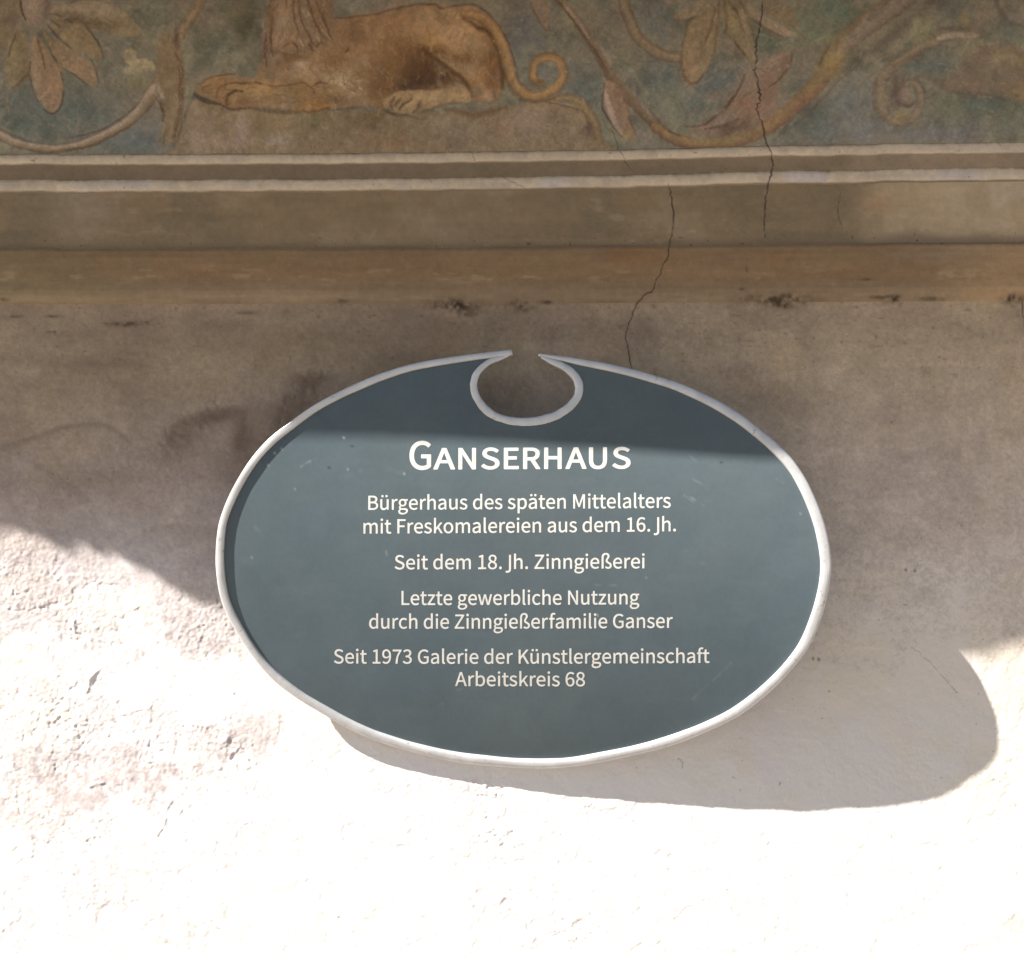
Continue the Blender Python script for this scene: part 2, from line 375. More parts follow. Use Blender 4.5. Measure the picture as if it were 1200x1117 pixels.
    for q in ([(350, 0), (354, 24), (362, 40), (368, 52)], [(358, -6), (368, 22), (378, 44)], [(366, -8), (378, 18), (388, 46)], [(344, 2), (346, 24), (350, 40)], [(332, 56), (342, 50), (349, 58), (346, 66)], [(320, 20), (317, 45), (320, 66)],
              [(312, 40), (310, 60), (313, 78)], [(360, 58), (363, 52), (368, 60)], [(372, 55), (376, 50), (382, 54)], [(404, 62), (408, 58)], [(336, 10), (333, -20)]):
        p.line(q, 1.2, (74, 54, 40), .8, 1.1, .5)
    for q in ([(378, 36), (384, 42), (388, 47)], [(360, 14), (362, 18)], [(372, 44), (375, 50)], [(350, 45), (356, 54)]):
        p.line(q, .9, (156, 134, 106), .8, .9)
    MANE = [(310, -20), (390, -20), (388, 44), (372, 58), (330, 66), (312, 74), (308, 50)]
    p.dabs(130, 6, (306, -20, 392, 78), [(150, 126, 100), (92, 70, 52), (134, 108, 82), (78, 58, 44)], 13, .8, .38, lambda q: 95 - (q[0] - 345) * .5, MANE, 14)
    # --- scroll to the right of the lion
    p.poly([(618, -20), (640, -20), (645, 15), (641, 34), (632, 24), (623, 8)], (112, 95, 78)); p.line([(621, 4), (632, 24), (641, 35), (645, 15)], 1.2, BR, .7)
    p.ribbon([(640, -18), (655, 0), (670, 15), (686, 38), (701, 62), (716, 88), (728, 104), (746, 124), (766, 144), (788, 161), (806, 168)], [4, 5, 6, 6, 8, 6, 6, 8], [(112, 96, 78), (104, 86, 68), (92, 74, 56), (82, 65, 49)], 1.6)
    p.line([(660, 6), (676, 24), (690, 44)], 2.2, (140, 122, 104), .85, 1.6, .2); p.line([(704, 54), (711, 64), (717, 78)], 2.6, (124, 108, 90), .8, 1.6, .2); p.line([(742, 108), (758, 128), (780, 150)], 1.6, (122, 106, 88), .6, 1.5)
    p.line([(650, -2), (672, 24), (694, 54), (712, 84)], 1.4, (78, 60, 44), .8)
    p.poly([(710, 95), (720, 97), (732, 110), (737, 130), (742, 150), (746, 162), (740, 166), (728, 158), (716, 142), (708, 122), (708, 105)], (118, 93, 73), 1.4)
    p.line([(711, 106), (713, 124), (722, 146), (729, 156)], 3.2, (142, 121, 106), .85, 1.8, .2); p.blob(735, 158, 6, 6, (128, 108, 78), .7); p.line([(708, 98), (706, 124), (715, 143), (729, 161)], .9, (58, 46, 36), .8)
    p.line([(731, 112), (737, 132), (744, 158)], 1, BR, .7)
    p.ribbon([(728, -40), (731, 0), (736, 20), (746, 42), (762, 57), (780, 66), (800, 67)], [7, 7, 7, 7, 7], [(90, 72, 54), (116, 99, 78), (110, 94, 75), (88, 72, 58)], 1.5)
    # --- second flower
    for q, c in [([(766, -6), (785, 4), (800, 2), (800, -14), (775, -14)], (112, 98, 80)), ([(791, 18), (805, 8), (825, 0), (834, 6), (818, 18), (800, 24)], (116, 101, 80)), ([(895, -4), (915, 3), (930, 14), (936, 34), (922, 30), (900, 16)], (104, 90, 70)),
                 ([(808, 28), (820, 18), (836, 8), (843, 25), (843, 45), (838, 62), (828, 80), (818, 95), (808, 98), (801, 88), (799, 70), (802, 45)], (114, 97, 71)), ([(848, 12), (862, 8), (875, 25), (882, 45), (884, 68), (876, 70), (866, 58), (855, 42), (849, 30)], (113, 97, 74)),
                 ([(876, 6), (890, 14), (905, 24), (922, 34), (931, 40), (920, 43), (904, 38), (890, 29), (880, 20)], (122, 105, 87)), ([(820, -30), (870, -30), (872, 6), (850, 16), (832, 10)], (106, 92, 72))]:
        p.poly(q, c)
    p.blob(812, 62, 7, 26, (122, 102, 78), .7, 8); p.blob(808, 82, 6, 12, (124, 100, 78), .6); p.blob(832, 40, 5, 24, (112, 96, 76), .6, 6); p.blob(858, 30, 5, 14, (122, 108, 76), .7, -20); p.blob(874, 30, 4, 22, (122, 106, 84), .7, -14); p.blob(912, 36, 12, 4, (128, 110, 92), .7, 20)
    for q in ([(806, 28), (800, 52), (799, 76), (804, 92), (812, 98), (822, 91), (834, 74)], [(838, 10), (834, 30), (824, 54)], [(842, 2), (841, 30), (838, 60)], [(854, 2), (864, 18), (871, 36)], [(862, -6), (876, 20), (884, 50)], [(792, 22), (804, 24), (816, 19)], [(856, 44), (866, 56), (876, 68)], [(880, 22), (894, 32), (916, 43)], [(848, 0), (852, 20), (850, 40)]):
        p.line(q, 1.6, (80, 63, 47), .75, 1.4, .4)
    # --- big acanthus and the rising vine
    p.ribbon([(768, 150), (790, 163), (820, 169), (852, 168), (890, 155), (925, 131), (955, 102), (974, 76), (990, 52), (1012, 32), (1042, 10), (1080, -20)], [6, 7, 8, 8, 9, 10, 12, 13, 14], [(100, 80, 56), (118, 95, 64), (116, 92, 62), (106, 78, 58), (86, 68, 52)], 2)
    p.ribbon([(985, 62), (1000, 44), (1018, 28), (1045, 8), (1080, -16)], [9, 11, 12, 12], [(100, 90, 76), (112, 102, 90), (108, 98, 86), (100, 90, 80)], 4, .8)
    p.blob(975, 75, 12, 20, (126, 107, 72), .7, 30); p.blob(936, 122, 22, 6, (118, 88, 68), .6, -38); p.blob(905, 138, 16, 7, (124, 98, 68), .6, -35); p.blob(845, 162, 26, 5, (116, 98, 68), .6)
    p.poly([(808, 150), (825, 146), (845, 132), (858, 115), (872, 95), (885, 82), (905, 70), (922, 62), (930, 60), (926, 72), (918, 85), (912, 100), (906, 116), (912, 126), (896, 143), (870, 156), (840, 161), (818, 158)], (112, 93, 76), 1.6)
    for b in [(905, 74, 16, 7, (128, 106, 92), .8, -30), (878, 100, 10, 14, (122, 103, 88), .6, 30), (878, 122, 16, 14, (112, 84, 67), .7, -40), (902, 103, 9, 12, (112, 86, 70), .6), (840, 146, 18, 6, (118, 98, 86), .7, -30), (858, 152, 16, 5, (88, 68, 54), .7, -15), (920, 75, 4, 10, (92, 74, 58), .6, 20)]:
        p.blob(*b)
    for q in ([(873, 88), (863, 109), (846, 131), (824, 146), (804, 149)], [(826, 151), (850, 148), (866, 140)], [(928, 62), (926, 74), (914, 92), (900, 102)], [(760, 128), (778, 148), (796, 160)], [(860, 112), (856, 118), (850, 126)]):
        p.line(q, 1.5, (72, 56, 43), .8, 1.2, .4)
    p.line([(912, 160), (940, 140), (968, 112), (985, 92)], 1.6, (84, 66, 52), .7, 2); p.line([(958, 78), (966, 64), (975, 48)], 1.4, (76, 62, 46), .8, 1.4)
    p.line([(992, 82), (1008, 66), (1030, 56), (1056, 34), (1078, 14), (1096, -6)], 5, (80, 72, 64), .75, 5, .2); p.line([(1018, 22), (1036, 6), (1050, -10)], 4, (82, 74, 62), .6, 4, .2)
    # --- volute
    p.ribbon([(1146, 42), (1118, 41), (1092, 50), (1062, 68), (1040, 84), (1030, 104), (1032, 126), (1044, 140), (1059, 142), (1073, 134), (1080, 119), (1078, 104), (1070, 97), (1062, 100), (1058, 111), (1063, 116)], [4, 5, 6, 7, 7, 7, 7, 6, 5, 4, 4], [(90, 76, 64), (110, 96, 80), (116, 100, 80), (94, 80, 68)], 2.5, .85)
    p.line([(1100, 45), (1120, 41), (1142, 43)], 3, (140, 125, 110), .8, 2.5, .2); p.line([(1095, 36), (1122, 32), (1146, 34), (1160, 40)], 2.4, (78, 68, 60), .7, 2.5, .2); p.blob(1034, 112, 4, 18, (122, 107, 82), .7); p.blob(1056, 138, 10, 7, (124, 107, 74), .75); p.blob(1050, 106, 8, 15, (84, 70, 62), .8); p.blob(1062, 110, 5, 6, (126, 108, 94), .7)
    p.line([(1050, 118), (1062, 124), (1074, 118)], 2.2, (76, 60, 52), .8, 1.8); p.line([(1064, 94), (1076, 95), (1084, 108)], 1.8, (78, 66, 58), .7, 1.8); p.line([(1028, 92), (1026, 118), (1036, 140), (1052, 149)], 2.4, (82, 70, 58), .6, 2.5); p.line([(1048, 78), (1066, 68), (1094, 54)], 2, (84, 70, 56), .6, 2.5)
    p.poly([(1100, 95), (1130, 80), (1150, 58), (1175, 52), (1205, 60), (1240, 85), (1205, 115), (1170, 110), (1140, 112), (1112, 106)], (100, 85, 70), 5, .85, 4)
    for b in [(1172, 68, 9, 9, (126, 111, 84), .75), (1190, 108, 14, 8, (114, 95, 68), .75), (1145, 72, 14, 10, (92, 78, 64), .6), (1140, 100, 22, 6, (112, 94, 76), .6), (1132, 24, 7, 9, (120, 105, 78), .75), (1152, 18, 12, 16, (110, 97, 82), .75), (1080, 34, 12, 12, (108, 107, 80), .7), (1202, 74, 8, 8, (114, 100, 70), .6), (1190, 20, 10, 6, (112, 102, 92), .6)]:
        p.blob(*b)
    p.line([(1162, -10), (1172, 12), (1184, 26), (1204, 32)], 2.4, (76, 68, 58), .7, 2.5); p.line([(1105, 104), (1130, 110), (1160, 112), (1185, 118)], 2, (80, 66, 58), .6, 2.5)
    # dry brush over everything: lights on the leaves and scrolls, thin darks between
    for bx, sd, n, an, cols in [((0, 0, 165, 130), 7, 110, lambda q: math.degrees(math.atan2(q[1] - 15, q[0] - 40)), [(138, 119, 94), (96, 78, 58), (128, 106, 80)]), ((795, -10, 940, 95), 8, 110, lambda q: math.degrees(math.atan2(q[1] + 10, q[0] - 842)), [(136, 119, 94), (88, 72, 55), (126, 108, 84)]),
                            ((805, 65, 930, 160), 9, 80, -45, [(140, 112, 94), (84, 62, 48), (126, 92, 72)]), ((900, 0, 1060, 150), 10, 60, -48, [(136, 114, 84), (92, 74, 56), (126, 112, 96)]), ((1030, 35, 1200, 145), 11, 90, 10, [(128, 112, 88), (84, 72, 60), (108, 92, 76)]),
                            ((183, 40, 216, 165), 12, 50, 86, [(130, 110, 84), (86, 66, 48), (136, 122, 102)]), ((205, 120, 700, 180), 13, 170, 80, [(130, 112, 96), (96, 80, 60), (122, 104, 84), (108, 92, 66)]), ((640, 0, 800, 165), 14, 60, 55, [(130, 114, 94), (80, 62, 46)])]:
        p.dabs(n, sd, bx, cols, 14, 1.0, .42, an, None, 16)
    # --- age: mottling, brush drag, flecks of bare lime, lost pigment
    dr = fbm(x + .5 * y, y * .3, 5, 81, 3)
    m = 1 + .075 * fbm(x, y, 20, 71, 3) + .06 * fbm(x, y, 8, 75, 2) + .055 * dr + .06 * p.n2 + .05 * vn(x, y, 1.8, 91)
    p.C *= m[:, None]
    worn = ss(.2, .7, fbm(x, y, 48, 97, 3)) * ss(-.05, .45, p.n1)
    p.mix(allv, (122, 111, 96), .36 * worn)
    wash = ss(.15, .6, fbm(x, y, 30, 99, 3))
    p.mix(allv, (104, 96, 83), .18 * wash)
    size = fbm(x, y, 30, 121, 3)
    fl = ss(.86, .98, vn(x, y, 2.5, 111)) * ss(.15, .5, size)
    fl = np.maximum(fl, ss(.45, .8, vn(x, y, 2.3, 131)) * np.exp(-(((x - 402) / 22) ** 2 + ((y - 100) / 14) ** 2)))
    fl = np.maximum(fl, ss(.45, .8, vn(x, y, 2.1, 133)) * np.exp(-(((x - 210) / 5) ** 2 + ((y - 95) / 36) ** 2)))
    p.mix(allv, (146, 131, 107), .6 * fl)
    dk = ss(.85, .97, vn(x, y, 2.3, 141)) * ss(.1, .4, fbm(x, y, 40, 151, 2))
    p.mix(allv, (60, 50, 40), .5 * dk)
    g = p.C.mean(1)[:, None]
    p.C = (g + (p.C - g) * .92) * 1.04 + 3.0
    # repaired paler patch at the foot of the right part
    p.mix(allv, (112, 104, 94), .5 * ss(.0, .6, p.n1 + .3) * ss(60, 10, np.hypot((x - 1030) * .7, (y - 165) * 1.6)))
    return p.C

# ------------------------------------------------------------------ materials
def new_mat(name):
    m = bpy.data.materials.new(name)
    m.use_nodes = True
    nt = m.node_tree
    return m, nt, nt.nodes['Principled BSDF']

def nd(nt, typ, **kw):
    n = nt.nodes.new(typ)
    for k, v in kw.items():
        if k in n.inputs.keys() if hasattr(n.inputs, 'keys') else False:
            n.inputs[k].default_value = v
        else:
            setattr(n, k, v)
    return n

def plaster_mat(name, scale=420.0, bump=0.25, dist=0.0006, var=0.10, rough=0.93):
    m, nt, b = new_mat(name)
    at = nd(nt, 'ShaderNodeAttribute', attribute_name='paint')
    tc = nt.nodes.new('ShaderNodeTexCoord')
    n1 = nd(nt, 'ShaderNodeTexNoise', Scale=scale, Detail=4.0, Roughness=0.65)
    nt.links.new(tc.outputs['Object'], n1.inputs['Vector'])
    mr = nt.nodes.new('ShaderNodeMapRange')
    mr.inputs['From Min'].default_value = 0.25; mr.inputs['From Max'].default_value = 0.75
    mr.inputs['To Min'].default_value = 1 - var; mr.inputs['To Max'].default_value = 1 + var
    nt.links.new(n1.outputs[0], mr.inputs['Value'])
    mx = nd(nt, 'ShaderNodeVectorMath', operation='SCALE')
    nt.links.new(at.outputs['Color'], mx.inputs[0])
    nt.links.new(mr.outputs[0], mx.inputs['Scale'])
    nt.links.new(mx.outputs[0], b.inputs['Base Color'])
    bp = nd(nt, 'ShaderNodeBump', Strength=bump, Distance=dist)
    nt.links.new(n1.outputs[0], bp.inputs['Height'])
    nt.links.new(bp.outputs[0], b.inputs['Normal'])
    b.inputs['Roughness'].default_value = rough
    b.inputs['Specular IOR Level'].default_value = 0.2
    return m

M_FRESCO = plaster_mat('fresco_paint', 520, .2, .0004, .08, .9)
M_LIME = plaster_mat('limewash', 520, .3, .0006, .09)
M_OCHRE = plaster_mat('ochre_limewash', 480, .25, .0005, .09)
M_PLASTER = plaster_mat('plaster', 560, .3, .0005, .06)

# ------------------------------------------------------------------ house front: wall, mouldings, frieze
def P3(px, py, d):
    """picture millimetres on the wall plane -> metres; d = how far it stands off the wall (mm)"""
    return np.stack([(px - 600.0) / 1000, -d / 1000 + 0 * px, CZ + (558.5 - py) / 1000], -1)

def axis(lo, hi, step, far_lo, far_hi, g=1.16):
    fine = np.arange(lo, hi + step * .5, step)
    a = [lo]; s = step
    while a[-1] > far_lo:
        s *= g; a.append(a[-1] - s)
    a[-1] = far_lo
    b = [fine[-1]]; s = step
    while b[-1] < far_hi:
        s *= g; b.append(b[-1] + s)
    b[-1] = far_hi
    return np.concatenate([a[:0:-1], fine, b[1:]])

XS = axis(-90, 1290, 1.15, -2600, 3900, 1.06)
Y_TOP, Y_F, Y_M, Y_C, Y_W = -760.0, 181.0, 227.0, 293.0, 357.0
Y_BOT = 558.5 + CZ * 1000

def warp(x, y0):
    w = np.interp(x, [-2600, 0, 420, 600, 780, 900, 1050, 1200, 3900], [2, 0, -1.5, -3.5, -7.0, -10, -12.5, -15, -22])
    w = w + .7 * vn(x, y0 * 0, 46, 7) + .35 * vn(x, y0 * 0, 13, 8)
    f = np.interp(y0, [Y_TOP, 60, 175, 225, 293, 330, 357, 420], [0, 0, 1, 1, .48, .3, .25, 0])
    return w * f

CRACKW = .8
CRACKS = [  # (points, half width mm, depth mm); darkness follows the depth
    ([(894, -60), (893.5, 0), (892, 20), (890, 34), (886.5, 49), (886, 60), (887, 71), (885, 82), (887.5, 92), (890, 105), (891, 117), (887.5, 124), (890, 136), (895, 151), (898.6, 168), (904.6, 186), (905, 194), (902.5, 209), (898, 227), (895.5, 251), (897, 279)], .8, 2.2),
    ([(783, 216), (788.5, 237), (788, 269), (783, 297), (776, 314), (767.5, 332), (764, 341), (748, 353), (741, 370), (734, 388), (734, 402), (739.5, 430), (744, 470)], .62, 1.5),
    ([(549, 177), (554, 180), (557, 190)], .5, .8), ([(717, 152), (725.5, 176), (732, 188), (739.5, 199)], .5, .8),
    ([(985, 227), (982, 244), (986.5, 269)], .5, .9), ([(1196, 352), (1199, 370), (1203, 392)], .9, 1.2),
    ([(795, 888), (799, 893), (800, 900)], .6, .9), ([(1068, 758), (1090, 776), (1118, 808), (1124, 812)], .5, .35), ([(585, 205), (600, 214), (618, 222)], .4, .6)]

def crack_field(x, y):
    """darkness 0..1 and depth in mm of the cracks"""
    a = np.zeros(x.shape); h = np.zeros(x.shape)
    for pts, w, dep in CRACKS:
        p = np.array(pts, float)
        rs = np.random.RandomState(int(p[0, 0]))
        q = cr(p, 5)
        q[1:-1] += rs.normal(0, .7, q[1:-1].shape)
        m = (x > q[:, 0].min() - 6) & (x < q[:, 0].max() + 6) & (y > q[:, 1].min() - 6) & (y < q[:, 1].max() + 6)
        i = np.nonzero(m)[0]
        if not len(i): continue
        d, _, arc = polydist(x[i], y[i], q)
        ww = CRACKW * w * (.35 + 1.0 * np.abs(fbm(x[i], y[i], 22, 17, 3)) + .25 * vn(x[i], y[i], 5, 19)) * ss(0, .1, 1 - arc)
        k = ss(ww + .6, ww - .35, d)
        a[i] = np.maximum(a[i], k * min(1, .25 + .5 * dep)); h[i] = np.minimum(h[i], -dep * k)
    return a, h

K_ALB = 0.53                                  # the pigment values below are kept as seen in open shade of this level

def limit(a, top=.86):
    """no plaster is whiter than fresh limewash; keep the hue"""
    return np.clip(a * np.minimum(1, top / a.max(-1))[:, None], .005, top)

def rows(lo, hi, step):
    return np.linspace(lo, hi, int(round((hi - lo) / step)) + 1)

house = thing('house_front', 'weathered old plaster house front with a faded lion fresco frieze above a ledge', 'house', (0, 0, 0))

def build_band(name, ys, mat, depth_fn, color_fn):
    X, Y0 = np.meshgrid(XS, ys)
    Y = Y0 + warp(X, Y0)
    x, y, y0 = X.ravel(), Y.ravel(), Y0.ravel()
    ca, ch = crack_field(x, y)
    dep = depth_fn(x, y, y0) + ch
    col = color_fn(x, y, y0)
    col = col + (np.array([44, 36, 30.]) - col) * (ca * .75)[:, None]
    V = P3(x, y, dep).reshape(len(ys), len(XS), 3)
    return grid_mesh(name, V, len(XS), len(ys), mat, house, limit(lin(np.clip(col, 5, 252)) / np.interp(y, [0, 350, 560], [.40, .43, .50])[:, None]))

def base_relief(x, y):
    return 1.1 * fbm(x, y, 260, 11, 2) + .35 * fbm(x, y, 60, 21, 3)

BANDY = [Y_TOP, 181, 182, 184, 187, 190, 192.5, 194, 196, 205, 211, 212.6, 215, 219, 222, 224.5, 226, 232, 280, 286, 290, 295, 303, 311, 330, 342, 348, 353, 356, 359, 364, 380]
BANDD = [0, 0, 1.0, 2.6, 3.3, 3.2, 2.4, 1.1, .6, .5, .7, 1.6, 2.9, 3.3, 2.9, 1.5, .5, .2, .6, 1.0, 1.8, 3.8, 6.0, 7.0, 7.4, 8.6, 7.0, 5.0, 3.2, 1.6, .6, 0]

def band_depth(x, y, y0):
    d = np.interp(y0, BANDY, BANDD)
    soft = 1 - .45 * ss(985, 1040, x) * (y0 < 292)
    d = d * soft + .5 * fbm(x, y0, 90, 61, 2) * ss(181, 190, y0)
    d += .25 * fbm(x, y, 14, 63, 3) + .10 * vn(x, y, 3.2, 65)
    return d + base_relief(x, y)

def wall_depth(x, y, y0):
    d = band_depth(x, y, y0)
    low = ss(420, 560, y)
    rm = np.zeros(x.shape)
    for sx, sy, rx, ry, q in [(40, 690, 80, 60, .9), (110, 735, 60, 30, .9), (262, 735, 70, 55, 1.1), (60, 870, 110, 70, .9), (220, 870, 100, 50, .9), (110, 960, 130, 60, .8), (530, 922, 75, 20, 1.1), (660, 950, 80, 22, .7), (430, 900, 60, 30, .6), (60, 1070, 110, 50, .6), (640, 1085, 60, 40, .7), (340, 860, 50, 30, .7), (1070, 905, 110, 40, .45), (560, 985, 90, 30, .45), (1110, 1040, 40, 40, .4), (780, 1060, 200, 60, .22)]:
        rm = np.maximum(rm, q * np.exp(-(((x - sx) / rx) ** 2 + ((y - sy) / ry) ** 2)))
    rm = np.clip(rm * (.68 + 1.0 * fbm(x, y, 60, 211, 3)) + .12, .06, 1.0)
    d += low * (.9 * fbm(x, y, 150, 221, 2) + .55 * fbm(x * .92 + y * .39, (y * .92 - x * .39) * 1.9, 46, 231, 3))
    g = rm * (.24 * vn(x, y, 4.4, 241) + .36 * vn(x + .35 * y, y, 2.9, 251) + .12 * vn(x, y, 2.3, 253))
    d += g * (.35 + .65 * low)
    pit = ss(.72, .95, vn(x, y, 5.2, 261)) * ss(.15, .5, fbm(x, y, 60, 263, 2) + .25)
    d -= low * .8 * pit * rm
    chip = ss(.02, .10, fbm(x, y, 85, 271, 3)) * .6 + ss(.0, .045, fbm(x, y, 40, 375, 4) - .1) * .75 + ss(.0, .04, fbm(x, y, 19, 283, 3) - .22) * .4
    d -= low * chip * (.25 + .75 * rm)
    # old scars and drips in the lower plaster: (points, height mm, half width)
    for pts, h, w in [([(122, 780), (112, 788), (104, 797), (101, 811)], 2.4, 2.4), ([(88, 724), (86, 735), (88, 746)], 1.7, 1.8), ([(160, 712), (150, 717), (140, 722)], 1.4, 2.2), ([(100, 730), (110, 734)], 1.6, 4),
                      ([(121, 917), (112, 919), (104, 923)], 1.5, 1.5), ([(203, 934), (195, 948), (191, 968), (184, 978)], 1.3, 1.5), ([(125, 950), (112, 968)], 1.2, 2.2), ([(140, 820), (130, 830)], 1.2, 3),
                      ([(300, 915), (296, 925)], 1.0, 1.6), ([(104, 962), (100, 985), (70, 1050)], .8, 3), ([(640, 1093), (612, 1106)], .8, 2.5), ([(1112, 1030), (1116, 1056)], .7, 2.5), ([(270, 860), (220, 905)], .7, 4),
                      ([(1102, 941), (1108, 940)], .9, 1.2), ([(738, 958), (742, 961)], 1.1, 1.6), ([(898, 989), (901, 986)], .9, 1.3), ([(567, 975), (572, 972)], 1.1, 2.2), ([(393, 1072), (396, 1074)], 1.2, 1.3),
                      ([(250, 480), (200, 520)], -1.4, 12), ([(370, 445), (325, 485)], -1.2, 10), ([(60, 640), (20, 700)], .7, 10)]:
        q = cr(pts, 4) if len(pts) > 2 else np.array(pts, float)
        m = (x > q[:, 0].min() - 4 * w) & (x < q[:, 0].max() + 4 * w) & (y > q[:, 1].min() - 4 * w) & (y < q[:, 1].max() + 4 * w)
        i = np.nonzero(m)[0]
        if len(i):
            dd, _, _ = polydist(x[i], y[i], q)
            d[i] += (.55 if h > 0 else 1) * h * np.exp(-(np.clip(dd + .8 * w * vn(x[i], y[i], 5, 291), 0, None) / w) ** 2) * np.clip(.75 + .9 * vn(x[i], y[i], 7, 293), 0, 1.3)
    return d

def mixc(C, col, a):
    C += (np.array(col, float) - C) * np.clip(a, 0, 1)[:, None]

def moulding_color(x, y, y0):
    C = np.zeros((x.size, 3)); C[:] = (105, 91, 73)
    n = fbm(x, y, 22, 301, 3); n2 = fbm(x, y, 5, 303, 2); st = fbm(x * .16, y, 9, 305, 2)
    e = .45 * n2 + .55 * fbm(x, y, 18, 304, 2)
    b1 = ss(180.8, 183.0, y0 + e) * ss(194.6, 192.2, y0 + e); b2 = ss(211.0, 213.4, y0 + e) * ss(226.0, 223.6, y0 + e)
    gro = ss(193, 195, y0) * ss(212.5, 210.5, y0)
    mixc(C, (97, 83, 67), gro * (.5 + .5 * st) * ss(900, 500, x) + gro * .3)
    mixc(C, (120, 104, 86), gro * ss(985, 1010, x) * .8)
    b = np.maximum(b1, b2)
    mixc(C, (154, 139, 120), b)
    mixc(C, (134, 121, 106), b * ss(.0, .6, n) * .7)
    mixc(C, (156, 142, 126), b * ss(985, 1060, x) * .6)
    mixc(C, (146, 138, 136), b2 * ss(.1, .6, fbm(x, y, 60, 307, 2)) * .6)
    
    mixc(C, (74, 62, 52), b * ss(.82, .95, vn(x, y, 3.1, 309)) * ss(0, .3, fbm(x, y, 50, 310, 2)) * .5)
    C *= (1 + .05 * n + .045 * n2 + .05 * st)[:, None]
    return C

def fascia_color(x, y, y0):
    C = np.zeros((x.size, 3)); C[:] = (106, 90, 69)
    n = fbm(x, y, 60, 311, 3); n2 = fbm(x, y, 6, 313, 2); st = fbm(x * .12, y, 10, 315, 3)
    mixc(C, (113, 98, 79), ss(.0, .5, n) * .6)
    mixc(C, (98, 86, 68), ss(.0, .5, -n) * .6)
    mixc(C, (120, 106, 90), .7 * np.exp(-((x - 90) / 40) ** 2) * ss(300, 230, y) * .9)
    mixc(C, (138, 120, 96), ss(960, 1040, x + 30 * n) * .9)
    mixc(C, (142, 127, 108), ss(1090, 1180, x + 30 * n) * ss(.0, .5, n + .3) * .8)
    mixc(C, (144, 112, 84), .5 * np.exp(-(((x - 1030) / 22) ** 2 + ((y - 240) / 12) ** 2)))
    gv = ss(268, 284, y + 9 * fbm(x, y * 0, 60, 317, 2)) * ss(1000, 1060, x)
    mixc(C, (104, 90, 75), gv * .8)
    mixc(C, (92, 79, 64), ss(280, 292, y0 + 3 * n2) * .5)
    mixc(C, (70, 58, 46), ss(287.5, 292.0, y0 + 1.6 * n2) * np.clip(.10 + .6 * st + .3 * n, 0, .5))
    mixc(C, (132, 114, 90), ss(.35, .6, fbm(x * .35, y, 9, 319, 3)) * ss(.05, .3, fbm(x, y, 120, 321, 2)) * .3)
    mixc(C, (54, 46, 38), (vn(x, y, 3.2, 323) > .93) * ss(270, 292, y0) * .7)
    C *= (1 + .05 * st + .045 * n2 + .04 * n)[:, None]
    return C

SOOT = [(533, 358, 22, 6, .95), (548, 367, 10, 5, .55), (610, 358, 14, 6, .7), (641, 355, 6, 2, .7), (910, 351, 34, 5, .8), (918, 356, 14, 5, .8), (1046, 351, 9, 3.4, .9), (1030, 349, 12, 2, .5), (1092, 351, 14, 2.4, .5),
        (1186, 351, 13, 4.5, .9), (400, 354, 9, 2.4, .45), (150, 380, 22, 3.0, .6), (168, 377, 8, 1.6, .5), (62, 371, 10, 1.4, .5), (18, 371, 10, 1.4, .5), (66, 389, 8, 1.2, .6), (290, 367, 12, 2, .35), (868, 340, 3, 1.6, .7), (873, 317, 1.6, 4, .6), (1012, 329, 9, 1.4, .4), (5, 352, 9, 2, .4), (1002, 360, 5, 1.3, .5)]

def soot(C, x, y):
    nn = fbm(x, y, 4.5, 331, 3); n3 = fbm(x, y, 12, 333, 2)
    for sx, sy, rx, ry, a in SOOT:
        m = (np.abs(x - sx) < rx * 2.6) & (np.abs(y - sy) < ry * 3.2)
        i = np.nonzero(m)[0]
        if len(i):
            q = np.hypot((x[i] - sx) / rx, (y[i] - sy) / ry)
            al = a * np.clip(np.exp(-q ** 2 * .9) * (.72 + 1.0 * nn[i] + .8 * n3[i]), 0, 1)
            C[i] += (np.array([50, 41, 31.]) - C[i]) * al[:, None]

def cornice_color(x, y, y0):
    C = np.zeros((x.size, 3)); C[:] = (109, 87, 64)
    n = fbm(x * .5, y, 40, 341, 3); n2 = fbm(x, y, 6, 343, 2); st = fbm(x * .1, y, 8, 345, 3)
    mixc(C, (108, 88, 63), ss(.0, .5, n) * .6)
    mixc(C, (118, 88, 60), ss(.05, .5, -n) * .65 * ss(330, 305, y))
    mixc(C, (114, 98, 78), ss(322, 350, y) * .75)
    mixc(C, (104, 90, 66), ss(240, 60, x) * .55)
    mixc(C, (134, 108, 80), ss(1080, 1180, x + 40 * n) * .7)
    mixc(C, (122, 104, 84), np.exp(-((x - 1100) / 60) ** 2) * ss(318, 300, y) * .5)
    mixc(C, (128, 109, 86), ss(.3, .6, fbm(x * .3, y, 8, 347, 3)) * np.exp(-((y - 324) / 10) ** 2) * .6)
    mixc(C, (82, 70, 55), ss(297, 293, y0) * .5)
    mixc(C, (124, 106, 86), ss(344, 350, y0) * ss(357, 352, y0) * (.3 + .5 * st))
    C *= (1 + .06 * st + .045 * n2 + .04 * n)[:, None]
    soot(C, x, y)
    return C

